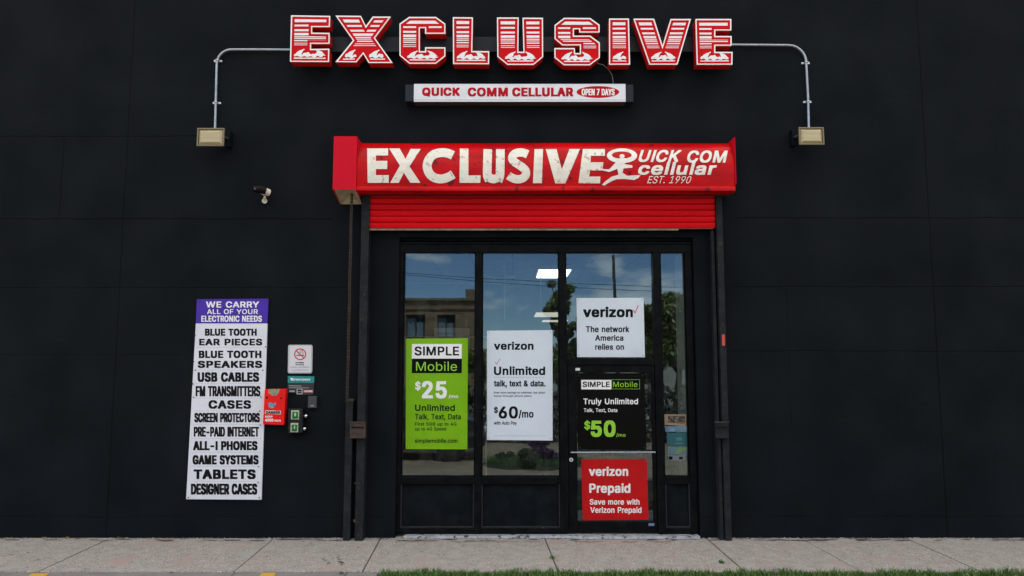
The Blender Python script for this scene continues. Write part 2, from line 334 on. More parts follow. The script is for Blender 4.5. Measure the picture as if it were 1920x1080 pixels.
# ---------------------------------------------------------------- lettering
# outlines of a plain grotesque alphabet, in thousandths of the type size: advance, closed loops
GL_={'A':(480,['16,0 201,509 276,509 463,0 395,0 287,302 280,323 272,346 264,372 255,402 244,438 232,478 245,478 233,437 222,402 213,371 204,345 197,322 191,302 85,0','110,142 110,199 370,199 370,142']),'B':(456,['60,0 60,509 241,509 274,507 304,501 329,491 350,477 367,461 381,442 390,421 396,398 398,374 397,353 393,336 387,320 378,307 368,295 356,286 343,278 329,272 315,267 315,262 331,260 347,254 363,245 378,234 391,220 402,203 411,184 416,161 418,136 416,111 410,88 400,67 386,48 368,31 344,18 317,8 284,2 247,0','125,57 245,57 281,60 309,67 330,80 344,96 353,115 355,137 354,153 350,169 342,184 333,197 320,209 306,218 289,225 269,229 248,231 125,231','125,285 238,285 256,287 273,290 288,296 302,304 314,314 323,326 330,340 335,355 336,372 333,393 326,412 313,429 294,442 270,449 240,452 125,452']),'C':(510,['267,-7 225,-3 186,7 150,25 119,49 92,79 70,115 53,157 44,203 40,254 44,305 53,352 70,393 92,429 119,459 150,484 186,501 225,512 267,516 293,514 317,511 340,504 362,496 383,485 402,471 419,456 435,438 448,418 459,397 467,373 473,348 408,348 404,365 397,380 389,395 380,407 369,418 357,428 344,437 330,444 315,449 300,453 284,455 267,456 237,453 209,445 184,432 161,414 141,391 125,364 113,332 106,295 103,254 106,213 113,177 125,145 141,117 161,94 184,76 210,63 237,56 267,53 284,54 300,56 315,60 330,65 344,72 357,81 369,90 380,102 389,114 397,128 404,144 408,160 473,160 467,135 459,112 448,91 435,71 420,53 402,38 383,24 363,13 341,5 317,-2 293,-6']),'D':(502,['219,0 96,0 96,57 215,57 254,60 288,68 318,81 343,99 363,122 379,149 390,181 397,216 399,255 397,294 390,329 379,361 364,388 344,410 320,428 291,441 258,449 221,452 93,452 93,509 225,509 273,505 315,495 353,478 385,455 412,426 433,391 449,351 458,306 462,255 458,205 449,159 433,119 411,83 384,54 351,31 312,14 268,3','125,509 125,0 60,0 60,509']),'E':(419,['60,0 60,509 372,509 372,452 125,452 125,286 355,286 355,229 125,229 125,57 375,57 375,0']),'F':(410,['60,0 60,509 369,509 369,452 125,452 125,278 346,278 346,221 125,221 125,0']),'G':(520,['269,-7 225,-3 185,7 149,25 118,49 91,79 69,116 53,157 43,203 40,254 43,305 53,352 69,393 91,429 117,459 149,484 184,501 223,512 265,516 291,514 316,510 340,504 363,494 384,483 403,469 421,453 436,436 449,416 460,395 468,373 474,349 408,349 402,365 395,379 387,393 378,406 368,417 356,427 344,436 330,443 315,448 300,453 283,455 265,456 236,453 209,445 183,432 160,414 141,392 125,364 113,332 106,295 103,254 106,213 113,177 125,145 141,117 161,95 184,76 210,63 238,56 269,53 296,55 322,61 345,71 365,85 382,102 396,123 407,147 413,173 415,202 434,199 283,199 283,256 478,256 478,200 475,160 466,124 451,91 431,62 406,38 377,19 344,5 308,-4']),'H':(517,['60,0 60,509 125,509 125,289 392,289 392,509 457,509 457,0 392,0 392,232 125,232 125,0']),'I':(300,['31,0 31,57 118,57 118,452 31,452 31,509 269,509 269,452 183,452 183,57 269,57 269,0']),'K':(467,['104,145 104,216 116,231 128,246 139,261 151,275 162,289 174,303 187,317 199,331 212,344 364,509 448,509 231,276 228,276','60,0 60,509 125,509 125,334 124,225 125,193 125,0','372,0 188,259 228,309 449,0']),'L':(393,['60,0 60,509 125,509 125,57 361,57 361,0']),'M':(628,['60,0 60,509 152,509 277,187 280,179 284,170 287,159 291,147 295,135 299,123 303,110 307,97 311,84 315,71 319,60 322,49 307,49 311,59 314,71 318,83 322,95 326,108 330,121 334,134 338,146 342,158 346,169 349,179 352,187 476,509 568,509 568,0 504,0 504,291 504,302 504,314 504,327 505,340 505,354 505,369 505,383 506,398 506,413 506,428 507,443 507,457 513,457 508,441 503,425 498,409 492,393 487,378 482,363 477,348 472,335 467,322 463,310 459,300 456,291 342,0 286,0 170,291 167,300 163,310 159,321 155,333 150,347 145,361 140,376 134,392 129,408 124,424 118,441 112,457 119,457 119,444 120,430 120,416 120,401 121,386 121,372 121,357 121,342 122,328 122,315 122,302 122,291 122,0']),'N':(523,['60,0 60,509 136,509 343,183 349,174 355,163 363,151 371,137 379,122 388,107 396,90 405,73 414,55 405,54 403,72 402,90 401,108 400,126 399,142 399,157 399,171 399,184 399,195 399,509 463,509 463,0 387,0 202,290 194,303 186,317 177,331 168,346 159,363 148,381 136,402 123,425 108,452 119,454 120,429 121,406 122,384 123,363 124,345 124,328 125,313 125,301 125,291 125,0']),'O':(533,['267,-7 225,-3 186,7 150,25 119,49 92,79 70,115 53,157 44,203 40,254 44,305 53,352 70,393 92,429 119,459 150,484 186,501 225,512 267,516 309,512 348,501 384,484 415,459 442,429 464,393 480,352 490,305 493,254 490,203 480,157 464,115 442,79 415,49 384,25 348,7 309,-3','267,53 296,55 324,63 349,76 372,94 392,116 408,144 420,176 428,213 430,254 428,295 420,332 408,365 392,392 372,415 349,433 324,446 296,453 267,456 237,453 210,445 184,433 161,415 142,392 125,364 113,332 106,295 103,254 106,213 113,176 125,144 142,117 161,94 184,76 210,63 237,55']),'P':(445,['60,0 60,509 235,509 272,506 305,499 332,487 356,471 375,452 390,430 400,404 407,377 409,348 407,318 400,291 390,265 375,243 356,223 332,207 305,195 272,188 235,186 109,186 109,242 233,242 257,244 279,248 297,256 312,266 324,279 333,294 339,310 343,328 344,348 343,367 339,385 333,402 324,416 312,428 297,439 279,446 257,451 232,452 125,452 125,0']),'Q':(533,['245,159 313,159 369,85 384,65 468,-48 401,-48 346,27 331,46','267,-7 225,-3 186,7 150,25 119,49 92,79 70,115 53,157 44,203 40,254 44,305 53,352 70,393 92,429 119,459 150,484 186,501 225,512 267,516 309,512 348,501 384,484 415,459 442,429 464,393 480,352 490,305 493,254 490,203 480,157 464,115 442,79 415,49 384,25 348,7 309,-3','267,53 296,55 324,63 349,76 372,94 392,116 408,144 420,176 428,213 430,254 428,295 420,332 408,365 392,392 372,415 349,433 324,446 296,453 267,456 237,453 210,445 184,433 161,415 142,392 125,364 113,332 106,295 103,254 106,213 113,176 125,144 142,117 161,94 184,76 210,63 237,55']),'R':(449,['60,0 60,509 236,509 273,506 305,500 333,489 356,473 376,455 390,433 401,408 407,381 409,352 407,323 401,296 390,271 376,250 356,232 333,217 305,206 273,200 236,198 96,198 96,255 234,255 258,256 280,260 298,267 313,276 325,287 334,300 340,316 344,333 345,352 344,371 340,389 334,405 325,419 313,430 298,440 279,446 258,451 233,452 125,452 125,0','353,0 230,229 303,229 428,0']),'S':(447,['224,-9 188,-7 156,-1 128,9 102,23 81,40 64,60 51,83 42,109 38,137 104,137 108,118 114,102 123,88 136,76 150,66 166,59 185,53 204,50 224,49 246,50 267,54 286,60 303,69 317,79 329,92 338,106 344,122 346,139 344,154 340,168 332,179 322,189 310,197 296,205 280,211 263,217 245,222 184,239 145,253 112,269 86,289 67,313 56,341 52,372 54,400 62,425 75,448 92,468 113,484 138,498 165,508 195,514 227,516 259,514 289,508 316,498 340,484 360,468 377,449 390,427 398,403 401,378 337,378 332,402 320,421 302,437 280,449 254,456 225,459 204,457 185,454 167,448 152,440 139,430 129,418 121,405 117,391 115,376 117,359 122,345 131,334 142,324 155,315 169,308 184,302 198,297 212,293 264,279 279,275 295,270 312,264 328,256 344,248 359,238 372,226 384,213 395,198 402,180 407,161 408,139 406,112 399,87 386,64 370,43 349,25 323,11 294,0 261,-7']),'T':(449,['32,452 32,509 417,509 417,452 257,452 257,0 193,0 193,452']),'U':(517,['259,-8 220,-6 186,2 154,15 126,33 103,55 85,80 71,108 63,140 60,173 60,509 124,509 124,178 126,155 132,133 141,113 153,95 169,80 187,68 208,59 232,53 259,52 285,53 309,59 331,68 349,80 364,95 377,113 385,133 391,155 393,178 393,509 457,509 457,173 454,140 446,108 433,80 414,55 391,33 363,15 332,2 297,-6']),'V':(480,['204,0 16,509 84,509 192,206 199,187 207,164 215,137 225,106 236,71 248,31 235,31 247,71 257,107 267,138 276,165 283,187 290,206 395,509 463,509 278,0']),'W':(686,['155,0 16,509 82,509 163,196 167,179 172,162 175,145 179,128 183,111 187,94 190,76 194,58 197,40 189,40 193,58 196,76 200,94 203,111 207,128 211,145 215,162 220,179 224,196 306,509 380,509 462,196 466,179 470,162 474,145 478,128 482,111 486,94 490,76 494,58 497,40 488,40 492,58 495,76 499,94 503,111 506,128 510,145 515,162 519,179 523,196 603,509 670,509 530,0 455,0 368,323 362,345 357,368 351,391 346,417 341,445 336,475 350,475 345,446 340,420 335,395 330,371 324,347 318,323 230,0']),'X':(474,['18,0 217,284 217,236 29,509 104,509 178,400 188,386 196,373 204,361 211,350 217,340 223,329 230,318 236,305 243,292 232,292 239,305 246,317 252,329 258,339 265,350 272,361 280,373 288,386 298,400 374,509 446,509 259,239 259,287 456,0 382,0 292,129 283,142 275,154 268,165 262,175 256,185 250,195 244,206 237,218 230,231 244,231 238,219 231,207 225,196 219,186 213,176 206,166 199,155 191,143 182,129 91,0']),'Y':(472,['203,0 203,208 16,509 91,509 192,344 203,327 213,309 222,292 231,274 240,254 250,230 224,230 233,254 242,275 251,293 260,310 270,327 280,344 381,509 455,509 268,208 268,0']),'Z':(438,['42,0 42,46 273,385 284,400 295,415 306,431 318,446 329,461 341,476 348,454 327,453 306,453 285,452 265,452 244,452 223,452 40,452 40,509 397,509 397,462 169,129 157,113 146,97 134,81 122,65 110,49 97,33 90,54 111,55 131,56 152,57 173,57 193,57 214,57 399,57 399,0']),'a':(389,['160,-9 137,-7 115,-3 94,5 76,15 60,29 48,45 38,63 32,84 30,108 32,128 36,146 43,161 53,174 64,184 78,193 92,200 108,206 125,211 143,214 161,217 178,220 200,223 218,225 234,227 247,229 257,231 265,235 271,240 274,246 276,255 276,257 275,272 272,285 267,297 260,307 251,315 240,322 227,327 212,330 196,331 178,330 163,327 149,322 137,316 127,309 118,301 110,292 104,283 100,274 41,291 51,313 64,331 79,346 95,358 114,368 133,375 153,380 173,383 194,384 208,384 223,382 239,379 255,375 271,369 286,360 300,350 312,336 322,320 330,301 335,278 337,251 337,0 277,0 277,52 272,52 267,43 260,34 252,25 242,16 229,8 215,1 199,-4 181,-7','170,45 192,47 211,51 228,59 242,68 254,80 263,93 270,108 274,122 276,138 276,190 272,187 267,184 259,182 251,180 241,178 231,176 221,174 210,173 200,171 191,170 182,169 175,168 161,166 147,163 134,159 122,153 112,147 103,139 97,130 93,118 92,105 93,93 96,82 102,72 109,64 119,57 130,52 142,48 156,46']),'b':(424,['229,-8 208,-7 189,-3 172,4 159,12 147,21 138,31 130,41 123,50 118,59 112,59 112,0 53,0 53,509 114,509 114,319 118,319 123,327 130,336 137,346 147,355 158,364 171,373 188,379 207,383 229,384 259,382 287,374 313,361 335,342 354,320 370,293 381,261 388,227 390,189 388,151 381,116 370,84 355,57 336,34 313,16 288,3 260,-6','220,47 242,49 262,55 279,66 294,80 306,97 316,117 323,139 327,163 328,189 327,215 323,239 316,261 307,281 295,298 280,311 262,322 243,328 220,330 198,328 178,322 161,312 147,299 134,282 125,263 118,241 114,216 113,189 114,162 118,138 125,115 135,95 147,78 162,65 179,55 198,49']),'c':(396,['207,-8 174,-5 144,3 117,16 93,35 72,58 56,85 44,116 37,150 34,187 37,225 44,260 56,291 72,318 93,341 117,360 144,374 174,382 207,384 226,384 243,381 260,377 276,371 291,364 305,356 318,346 330,335 340,322 349,308 356,293 362,277 303,262 300,272 295,281 290,289 284,297 278,304 270,311 261,316 252,321 242,325 231,328 220,329 207,330 184,328 163,321 145,310 130,296 118,278 108,258 102,236 98,212 96,187 98,163 102,139 108,117 118,97 130,80 145,66 163,55 184,49 207,46 220,47 232,49 243,52 253,55 262,60 271,66 279,73 285,80 292,89 297,98 301,107 304,117 363,102 357,86 350,70 341,56 331,43 319,32 306,21 292,12 277,5 261,-1 244,-5 226,-7']),'d':(424,['195,-8 165,-6 137,3 111,16 89,34 70,57 55,84 43,116 36,151 34,189 36,227 43,261 55,293 70,320 89,342 112,361 137,374 165,382 196,384 218,383 237,379 253,373 267,364 278,355 287,346 295,336 301,327 306,319 311,319 311,509 372,509 372,0 313,0 313,59 307,59 301,50 295,41 287,31 277,21 266,12 252,4 236,-3 217,-7','205,47 226,49 246,55 263,65 278,78 290,95 299,115 306,138 310,162 312,189 310,216 306,241 300,263 290,282 278,299 263,312 246,322 227,328 205,330 182,328 162,322 145,311 130,298 118,281 108,261 102,239 98,215 96,189 98,163 102,139 109,117 118,97 130,80 145,66 162,55 182,49']),'e':(404,['212,-8 177,-5 145,3 117,16 92,35 72,58 56,85 44,116 37,150 34,187 36,224 44,258 55,290 71,317 91,340 115,359 142,373 172,382 205,384 226,383 246,380 266,374 285,366 303,355 319,341 334,324 347,305 357,282 365,256 370,227 371,194 371,169 75,169 75,221 338,221 310,202 308,226 304,248 298,269 288,286 277,301 263,314 246,323 227,328 205,330 183,328 164,323 146,313 131,301 119,286 109,270 102,251 97,231 96,211 96,178 98,151 102,127 110,106 121,88 135,73 151,61 169,53 190,48 212,46 227,47 241,49 254,53 265,58 276,65 285,73 294,82 300,93 306,105 365,91 358,72 348,55 335,39 320,26 302,14 283,4 261,-3 237,-7']),'f':(254,['228,379 228,327 6,327 6,379','81,0 81,432 82,452 87,470 96,486 107,499 120,510 135,519 152,525 169,529 187,530 201,530 212,529 222,527 231,525 238,523 243,521 227,468 224,470 220,471 215,472 209,473 202,474 195,474 178,472 164,468 154,460 147,449 143,435 142,419 142,0']),'g':(425,['207,-151 180,-149 156,-146 134,-140 114,-132 97,-122 82,-110 70,-97 59,-84 51,-69 101,-41 107,-49 114,-57 122,-66 131,-74 142,-82 154,-88 169,-93 187,-96 207,-97 236,-95 261,-87 282,-75 298,-58 308,-34 311,-6 311,68 306,68 301,60 294,51 287,41 277,32 266,23 252,16 236,10 217,6 195,5 165,7 138,14 113,27 90,43 71,65 55,90 43,120 36,154 34,191 36,229 43,263 55,293 71,320 90,342 112,361 138,374 166,382 196,384 218,383 237,379 253,373 267,365 279,356 288,346 296,336 302,327 308,319 313,319 313,379 372,379 372,-9 370,-40 363,-67 350,-90 334,-109 314,-124 291,-136 265,-144 237,-149','205,59 227,61 246,66 264,75 278,87 290,103 300,121 307,142 311,166 312,193 311,219 307,242 300,264 291,283 279,299 264,312 247,322 227,328 205,330 182,328 163,322 145,312 130,298 118,282 109,262 102,241 98,218 96,193 98,167 102,144 109,123 118,104 131,88 145,76 163,66 183,61']),'h':(410,['114,227 114,0 53,0 53,509 114,509 114,287 102,287 116,319 132,344 152,362 175,374 200,382 227,384 252,383 275,377 295,369 313,356 328,340 341,321 350,298 355,271 357,240 357,0 296,0 296,235 293,263 286,286 273,304 256,318 235,326 210,329 192,328 176,324 161,317 147,308 136,297 126,283 119,266 115,248']),'i':(167,['53,0 53,379 114,379 114,0','84,443 73,444 63,448 54,455 47,463 43,472 41,483 43,494 47,504 54,512 63,518 73,522 84,524 95,522 105,518 114,512 121,504 125,494 126,483 125,472 121,463 114,455 105,448 95,444']),'k':(381,['110,137 110,212 121,212 284,379 360,379 184,199 177,199','53,0 53,509 114,509 114,0','294,0 148,186 191,229 372,0']),'l':(189,['139,-2 112,0 91,8 74,20 62,37 55,59 53,84 53,509 114,509 114,99 114,83 117,71 120,62 126,57 135,53 146,52 152,52 157,52 160,53 164,53 167,54 170,54 181,3 175,1 169,0 162,-1 154,-2 147,-2']),'m':(610,['53,0 53,379 112,379 112,295 108,295 114,314 122,331 132,346 144,358 158,368 172,376 187,382 203,385 219,386 245,383 268,375 287,361 303,342 314,320 321,295 312,295 318,312 326,329 337,343 350,356 364,366 381,375 398,381 417,385 437,386 458,385 478,380 497,372 514,361 529,346 541,328 550,307 555,283 557,255 557,0 496,0 496,254 493,279 485,298 473,313 456,323 438,329 419,330 402,329 387,326 374,320 363,312 353,302 345,290 340,277 336,263 335,247 335,0 274,0 274,260 272,280 265,297 253,311 238,322 220,328 199,330 185,329 171,326 158,320 145,312 135,302 126,289 119,274 115,257 114,238 114,0']),'n':(410,['114,227 114,0 53,0 53,379 112,379 112,287 102,287 116,319 132,344 152,362 175,374 200,382 227,384 252,383 275,377 295,369 313,356 328,340 341,321 350,298 355,271 357,240 357,0 296,0 296,235 293,263 286,286 273,304 256,318 235,326 210,329 192,328 176,324 161,317 147,308 136,297 126,283 119,266 115,248']),'o':(415,['207,-8 174,-5 144,3 117,16 93,35 72,58 56,85 44,116 37,150 34,187 37,225 44,260 56,291 72,318 93,341 117,360 144,374 174,382 207,384 241,382 271,374 299,360 323,341 343,318 359,291 371,260 379,225 381,187 379,150 371,116 359,85 343,58 323,35 299,16 271,3 241,-5','207,46 231,49 252,55 270,66 285,80 298,97 307,117 314,139 318,163 319,187 318,212 314,236 307,258 298,278 285,296 270,310 252,321 231,328 207,330 184,328 163,321 145,310 130,296 118,278 108,258 102,236 98,212 96,187 98,163 102,139 108,117 118,97 130,80 145,66 163,55 184,49']),'p':(424,['53,-143 53,379 112,379 112,319 118,319 123,327 130,336 137,346 147,355 158,364 171,373 188,379 207,383 229,384 259,382 287,374 313,361 335,342 354,320 370,293 381,261 388,227 390,189 388,151 381,116 370,84 355,57 336,34 313,16 288,3 260,-6 229,-8 208,-7 189,-3 173,4 159,12 147,21 138,31 130,41 124,50 118,59 114,59 114,-143','220,47 242,49 262,55 279,66 294,80 306,97 316,117 323,139 327,163 328,189 327,215 323,239 316,261 307,281 295,298 280,311 262,322 243,328 220,330 198,328 178,322 161,312 147,299 134,282 125,263 118,241 114,216 113,189 114,162 118,138 125,115 135,95 147,78 162,65 179,55 198,49']),'r':(259,['53,0 53,379 112,379 112,321 115,321 124,339 137,354 152,367 171,377 191,383 213,385 218,385 223,385 229,384 235,384 240,384 243,384 243,322 241,323 236,324 230,324 223,325 215,326 207,326 190,324 174,321 159,315 146,306 135,296 126,284 119,269 115,254 114,237 114,0']),'s':(365,['182,-8 157,-7 133,-3 112,3 93,12 76,24 62,38 50,54 41,73 36,94 94,107 101,87 111,72 124,60 141,52 160,47 181,45 206,47 227,53 244,62 258,74 265,88 268,103 266,115 262,126 254,136 243,144 229,150 212,155 149,170 118,180 92,192 72,208 58,227 50,249 47,274 49,295 55,314 65,332 79,347 95,360 115,370 137,378 161,383 187,384 212,383 234,379 254,372 271,363 286,352 299,339 309,324 318,308 324,290 268,277 262,291 254,304 243,316 228,325 210,331 187,333 166,331 147,326 131,317 119,305 111,292 109,277 110,264 115,253 124,243 136,235 152,229 172,223 229,209 261,200 287,187 306,171 320,153 328,131 331,107 329,85 323,65 312,47 298,31 281,18 260,6 236,-2 210,-7']),'t':(227,['204,379 204,327 6,327 6,379','65,471 126,471 126,98 127,83 130,70 136,61 144,55 156,51 170,50 175,50 180,50 185,51 191,52 197,53 202,54 213,2 207,0 200,-2 192,-3 184,-3 176,-4 168,-4 138,-1 113,7 92,21 77,41 68,64 65,93']),'u':(410,['182,-5 158,-3 135,2 115,11 97,23 82,39 69,59 60,82 54,109 53,139 53,379 114,379 114,144 116,117 124,94 137,75 154,61 175,53 200,50 218,51 234,55 249,62 263,71 274,83 283,97 290,113 295,132 296,153 296,379 357,379 357,0 298,0 298,92 307,92 294,60 277,35 257,17 234,5 209,-3']),'v':(389,['163,0 17,379 84,379 165,155 173,132 180,110 187,87 193,64 199,42 206,21 184,21 191,42 197,64 203,87 209,110 216,132 224,155 305,379 371,379 226,0']),'w':(567,['138,0 23,379 87,379 133,214 140,190 147,164 154,137 161,107 168,75 175,41 165,41 172,74 179,105 186,135 192,163 199,189 206,214 252,379 316,379 362,214 368,189 375,163 382,136 388,106 395,75 402,41 391,41 399,75 406,106 413,135 420,163 427,189 434,214 480,379 545,379 429,0 368,0 319,172 314,189 309,207 305,225 300,243 295,262 291,280 286,299 281,318 277,338 291,338 286,319 281,299 277,280 272,262 267,243 263,225 258,207 253,189 248,172 199,0']),'x':(379,['21,0 171,218 171,171 29,379 100,379 147,306 159,287 170,270 179,253 188,237 198,221 207,206 175,206 185,221 194,237 202,253 211,270 222,287 233,306 282,379 352,379 209,169 209,214 358,0 287,0 231,85 219,103 209,120 200,136 191,152 182,167 173,182 205,182 195,167 187,152 178,136 170,120 160,103 148,85 91,0']),'y':(389,['47,-139 61,-86 71,-87 83,-89 94,-90 104,-89 113,-86 122,-81 130,-74 138,-64 145,-51 151,-36 163,-1 17,379 84,379 165,155 173,132 180,109 187,87 193,64 199,42 206,21 184,21 190,42 196,64 202,87 209,110 216,132 224,155 305,379 371,379 204,-58 196,-77 187,-93 177,-107 165,-119 153,-128 139,-136 125,-141 109,-144 91,-145 82,-145 73,-144 65,-143 57,-142 52,-140']),'z':(380,['42,0 42,46 254,320 254,323 48,323 48,379 333,379 333,331 126,60 126,56 339,56 339,0']),'0':(453,['227,-7 191,-3 158,7 130,24 105,48 85,77 69,113 57,155 50,202 48,254 50,306 57,353 69,395 85,431 106,461 130,484 159,502 191,512 227,516 262,512 295,502 323,484 348,461 368,431 384,395 396,353 403,306 405,254 403,202 396,155 384,113 368,77 348,48 323,24 295,7 263,-3','227,50 250,52 271,60 290,74 306,92 320,116 330,144 338,176 342,213 344,254 342,295 338,332 330,365 320,393 306,416 290,435 271,449 250,457 227,460 203,457 182,449 163,435 147,416 134,393 123,365 115,332 111,295 109,254 111,213 115,176 123,144 134,116 147,92 163,74 182,60 203,52']),'1':(453,['76,0 76,55 391,55 391,0','276,509 276,0 212,0 212,448 209,448 86,358 86,427 198,509']),'2':(453,['64,0 64,47 234,229 252,248 268,266 282,282 294,298 303,312 311,327 316,341 319,356 320,371 319,389 315,405 308,419 298,431 287,441 273,449 258,455 241,458 224,460 205,458 188,454 172,447 159,438 148,427 139,413 132,398 128,381 127,362 66,362 68,391 75,418 86,442 102,464 121,482 143,496 168,507 196,513 225,516 254,513 281,507 306,497 328,482 346,465 361,445 372,423 379,398 381,372 380,354 377,336 371,318 363,299 351,280 336,259 317,235 294,209 267,180 153,60 153,57 389,57 389,0']),'3':(453,['218,-7 188,-5 159,1 133,10 108,22 88,38 70,57 57,79 48,104 44,132 109,132 112,115 118,100 126,87 137,76 150,66 165,59 182,54 200,51 219,50 239,51 258,55 275,61 291,69 304,80 315,93 323,108 328,125 329,145 328,163 323,180 316,196 306,211 292,223 275,234 254,241 229,246 201,248 157,248 157,299 288,448 288,452 70,452 70,509 372,509 372,461 211,278 211,289 247,290 279,286 308,276 333,262 354,244 371,222 383,198 391,173 393,145 390,116 383,90 370,66 354,45 333,27 309,12 281,2 251,-5']),'4':(453,['40,105 40,158 247,509 311,509 109,166 109,163 413,163 413,105','282,0 282,121 282,146 282,318 343,318 343,0']),'5':(453,['221,-7 192,-5 165,1 140,11 118,25 99,41 83,60 71,82 63,105 60,130 122,130 125,115 130,102 138,89 148,78 160,68 173,60 188,54 204,51 221,50 241,51 259,56 276,64 291,75 304,89 314,104 322,122 326,141 328,162 326,183 321,203 314,221 303,237 290,251 275,262 257,270 238,275 218,277 201,276 184,273 167,268 152,262 139,255 128,246 67,253 96,509 366,509 366,452 151,452 134,301 136,301 148,311 162,318 178,325 194,330 212,333 229,334 252,332 274,328 294,321 313,311 330,299 345,285 358,269 370,251 379,231 386,210 390,187 391,163 388,132 381,102 369,76 352,52 332,32 309,15 282,3 253,-4']),'6':(453,['226,-7 196,-4 168,3 142,15 119,31 100,51 84,74 73,101 66,130 64,162 65,187 71,212 80,239 93,268 112,302 137,340 252,509 322,509 151,261 145,261 151,270 157,279 165,288 174,295 184,302 196,307 208,311 221,313 235,314 265,312 291,305 316,295 337,280 355,262 370,240 380,215 387,187 389,157 387,127 379,98 368,73 352,50 333,30 310,14 284,3 257,-4','226,48 245,50 263,55 279,63 293,73 304,86 314,101 322,119 326,137 327,157 326,178 322,196 314,213 304,228 293,241 279,251 263,259 245,264 226,265 207,264 190,259 174,252 160,241 148,229 138,214 131,197 126,179 125,158 126,138 131,119 138,102 148,86 160,73 174,63 190,55 207,50']),'7':(453,['97,0 323,448 323,452 62,452 62,509 391,509 391,449 165,0']),'8':(453,['226,-7 193,-5 163,1 136,11 111,25 91,42 74,62 62,84 54,109 52,135 53,156 58,176 65,195 75,212 87,228 101,241 117,252 134,260 153,265 153,267 129,276 109,289 93,308 80,330 73,354 70,380 73,405 79,429 90,450 106,469 124,485 146,498 170,508 197,514 226,516 255,514 282,508 306,498 328,485 346,469 361,450 373,429 379,405 382,380 379,354 372,330 359,308 343,289 323,276 300,267 300,265 319,260 335,252 351,241 365,228 377,212 387,195 395,176 399,156 401,135 398,109 391,84 378,62 362,42 341,25 317,11 289,1 259,-5','226,49 248,50 267,54 285,60 300,69 313,79 323,91 331,106 335,121 337,139 335,157 330,173 322,189 312,202 298,213 283,223 265,230 247,234 226,235 206,234 187,230 169,223 154,213 140,202 130,189 122,173 117,157 115,139 117,121 121,106 129,91 139,79 152,69 167,60 185,54 205,50','226,290 244,291 260,294 274,300 287,308 298,318 307,330 314,344 318,359 319,376 318,392 314,407 308,420 299,432 288,442 275,449 260,455 244,459 226,460 208,459 192,455 177,449 164,442 153,432 145,420 138,407 134,392 133,376 134,359 138,344 145,330 154,318 165,308 178,300 193,294 209,291']),'9':(453,['226,516 256,513 285,506 310,494 333,478 352,458 368,434 380,408 387,378 389,347 387,322 382,296 373,270 359,240 340,207 315,168 200,0 130,0 301,248 307,248 302,238 295,229 287,221 278,214 268,207 257,202 245,198 232,195 218,195 188,197 161,203 137,214 116,229 98,247 83,269 72,294 66,321 64,352 66,382 73,411 85,436 101,459 120,479 143,494 168,506 196,513','226,460 207,459 190,454 174,446 160,435 148,423 138,407 131,390 127,372 125,352 127,331 131,313 138,295 148,280 160,268 174,257 190,250 207,245 226,243 245,245 263,249 279,257 293,267 305,280 314,295 322,312 326,330 327,350 326,371 322,390 314,407 305,422 293,435 279,446 263,454 245,459']),'$':(447,['202,-74 202,583 244,583 244,-74','224,-9 188,-7 156,-1 128,9 102,23 81,40 64,60 51,83 42,109 38,137 104,137 108,118 114,102 123,88 136,76 150,66 166,59 185,53 204,50 224,49 246,50 267,54 286,60 303,69 317,79 329,92 338,106 344,122 346,139 344,154 340,168 332,179 322,189 310,197 296,205 280,211 263,217 245,222 184,239 145,253 112,269 86,289 67,313 56,341 52,372 54,400 62,425 75,448 92,468 113,484 138,498 165,508 195,514 227,516 259,514 289,508 316,498 340,484 360,468 377,449 390,427 398,403 401,378 337,378 332,402 320,421 302,437 280,449 254,456 225,459 204,457 185,454 167,448 152,440 139,430 129,418 121,405 117,391 115,376 117,359 122,345 131,334 142,324 155,315 169,308 184,302 198,297 212,293 264,279 279,275 295,270 312,264 328,256 344,248 359,238 372,226 384,213 395,198 402,180 407,161 408,139 406,112 399,87 386,64 370,43 349,25 323,11 294,0 261,-7']),'/':(249,['235,533 71,-76 14,-76 178,533']),',':(188,['38,-119 68,71 137,71 84,-119']),'.':(188,['95,-4 83,-3 73,1 63,9 55,18 51,29 50,41 51,53 55,64 63,73 73,81 83,85 95,87 107,85 118,81 128,73 135,64 140,53 141,41 140,29 135,18 128,9 118,1 107,-3']),'&':(448,['197,-7 165,-5 136,1 110,12 88,26 69,42 54,62 43,84 36,108 34,133 36,154 40,173 47,189 58,205 70,220 85,235 101,249 120,264 140,279 216,335 223,340 230,346 237,352 243,359 249,367 255,375 259,384 261,394 262,405 260,420 255,434 245,445 233,454 219,459 201,461 189,460 178,457 168,453 159,447 151,440 145,431 141,421 138,411 137,399 138,386 141,375 145,363 152,352 159,340 169,327 179,314 191,300 204,284 438,0 364,0 171,231 153,254 136,274 121,293 108,310 96,327 87,344 81,361 77,379 75,398 77,420 82,440 91,458 102,474 117,488 134,499 154,507 176,512 200,513 224,512 246,507 266,499 283,488 297,475 308,459 317,442 322,424 324,404 323,389 320,375 315,362 309,349 301,336 291,325 281,314 269,303 256,293 154,217 135,202 121,188 110,174 103,161 98,146 97,131 98,115 102,101 109,87 118,76 130,66 143,57 158,51 175,48 193,46 213,48 232,52 251,59 269,69 286,81 301,95 315,112 327,131 336,151 343,174 348,198 349,224 408,224 406,194 403,167 397,144 389,124 380,107 371,92 361,80 353,70 345,62 333,47 315,30 294,17 271,7 246,-1 221,-5']),'-':(453,['337,244 337,188 114,188 114,244']),' ':(248,[])}
from mathutils.geometry import delaunay_2d_cdt
GL_['I'] = (190, ['62,0 127,0 127,509 62,509']); GL_['l'] = (180, ['60,0 122,0 122,535 60,535'])
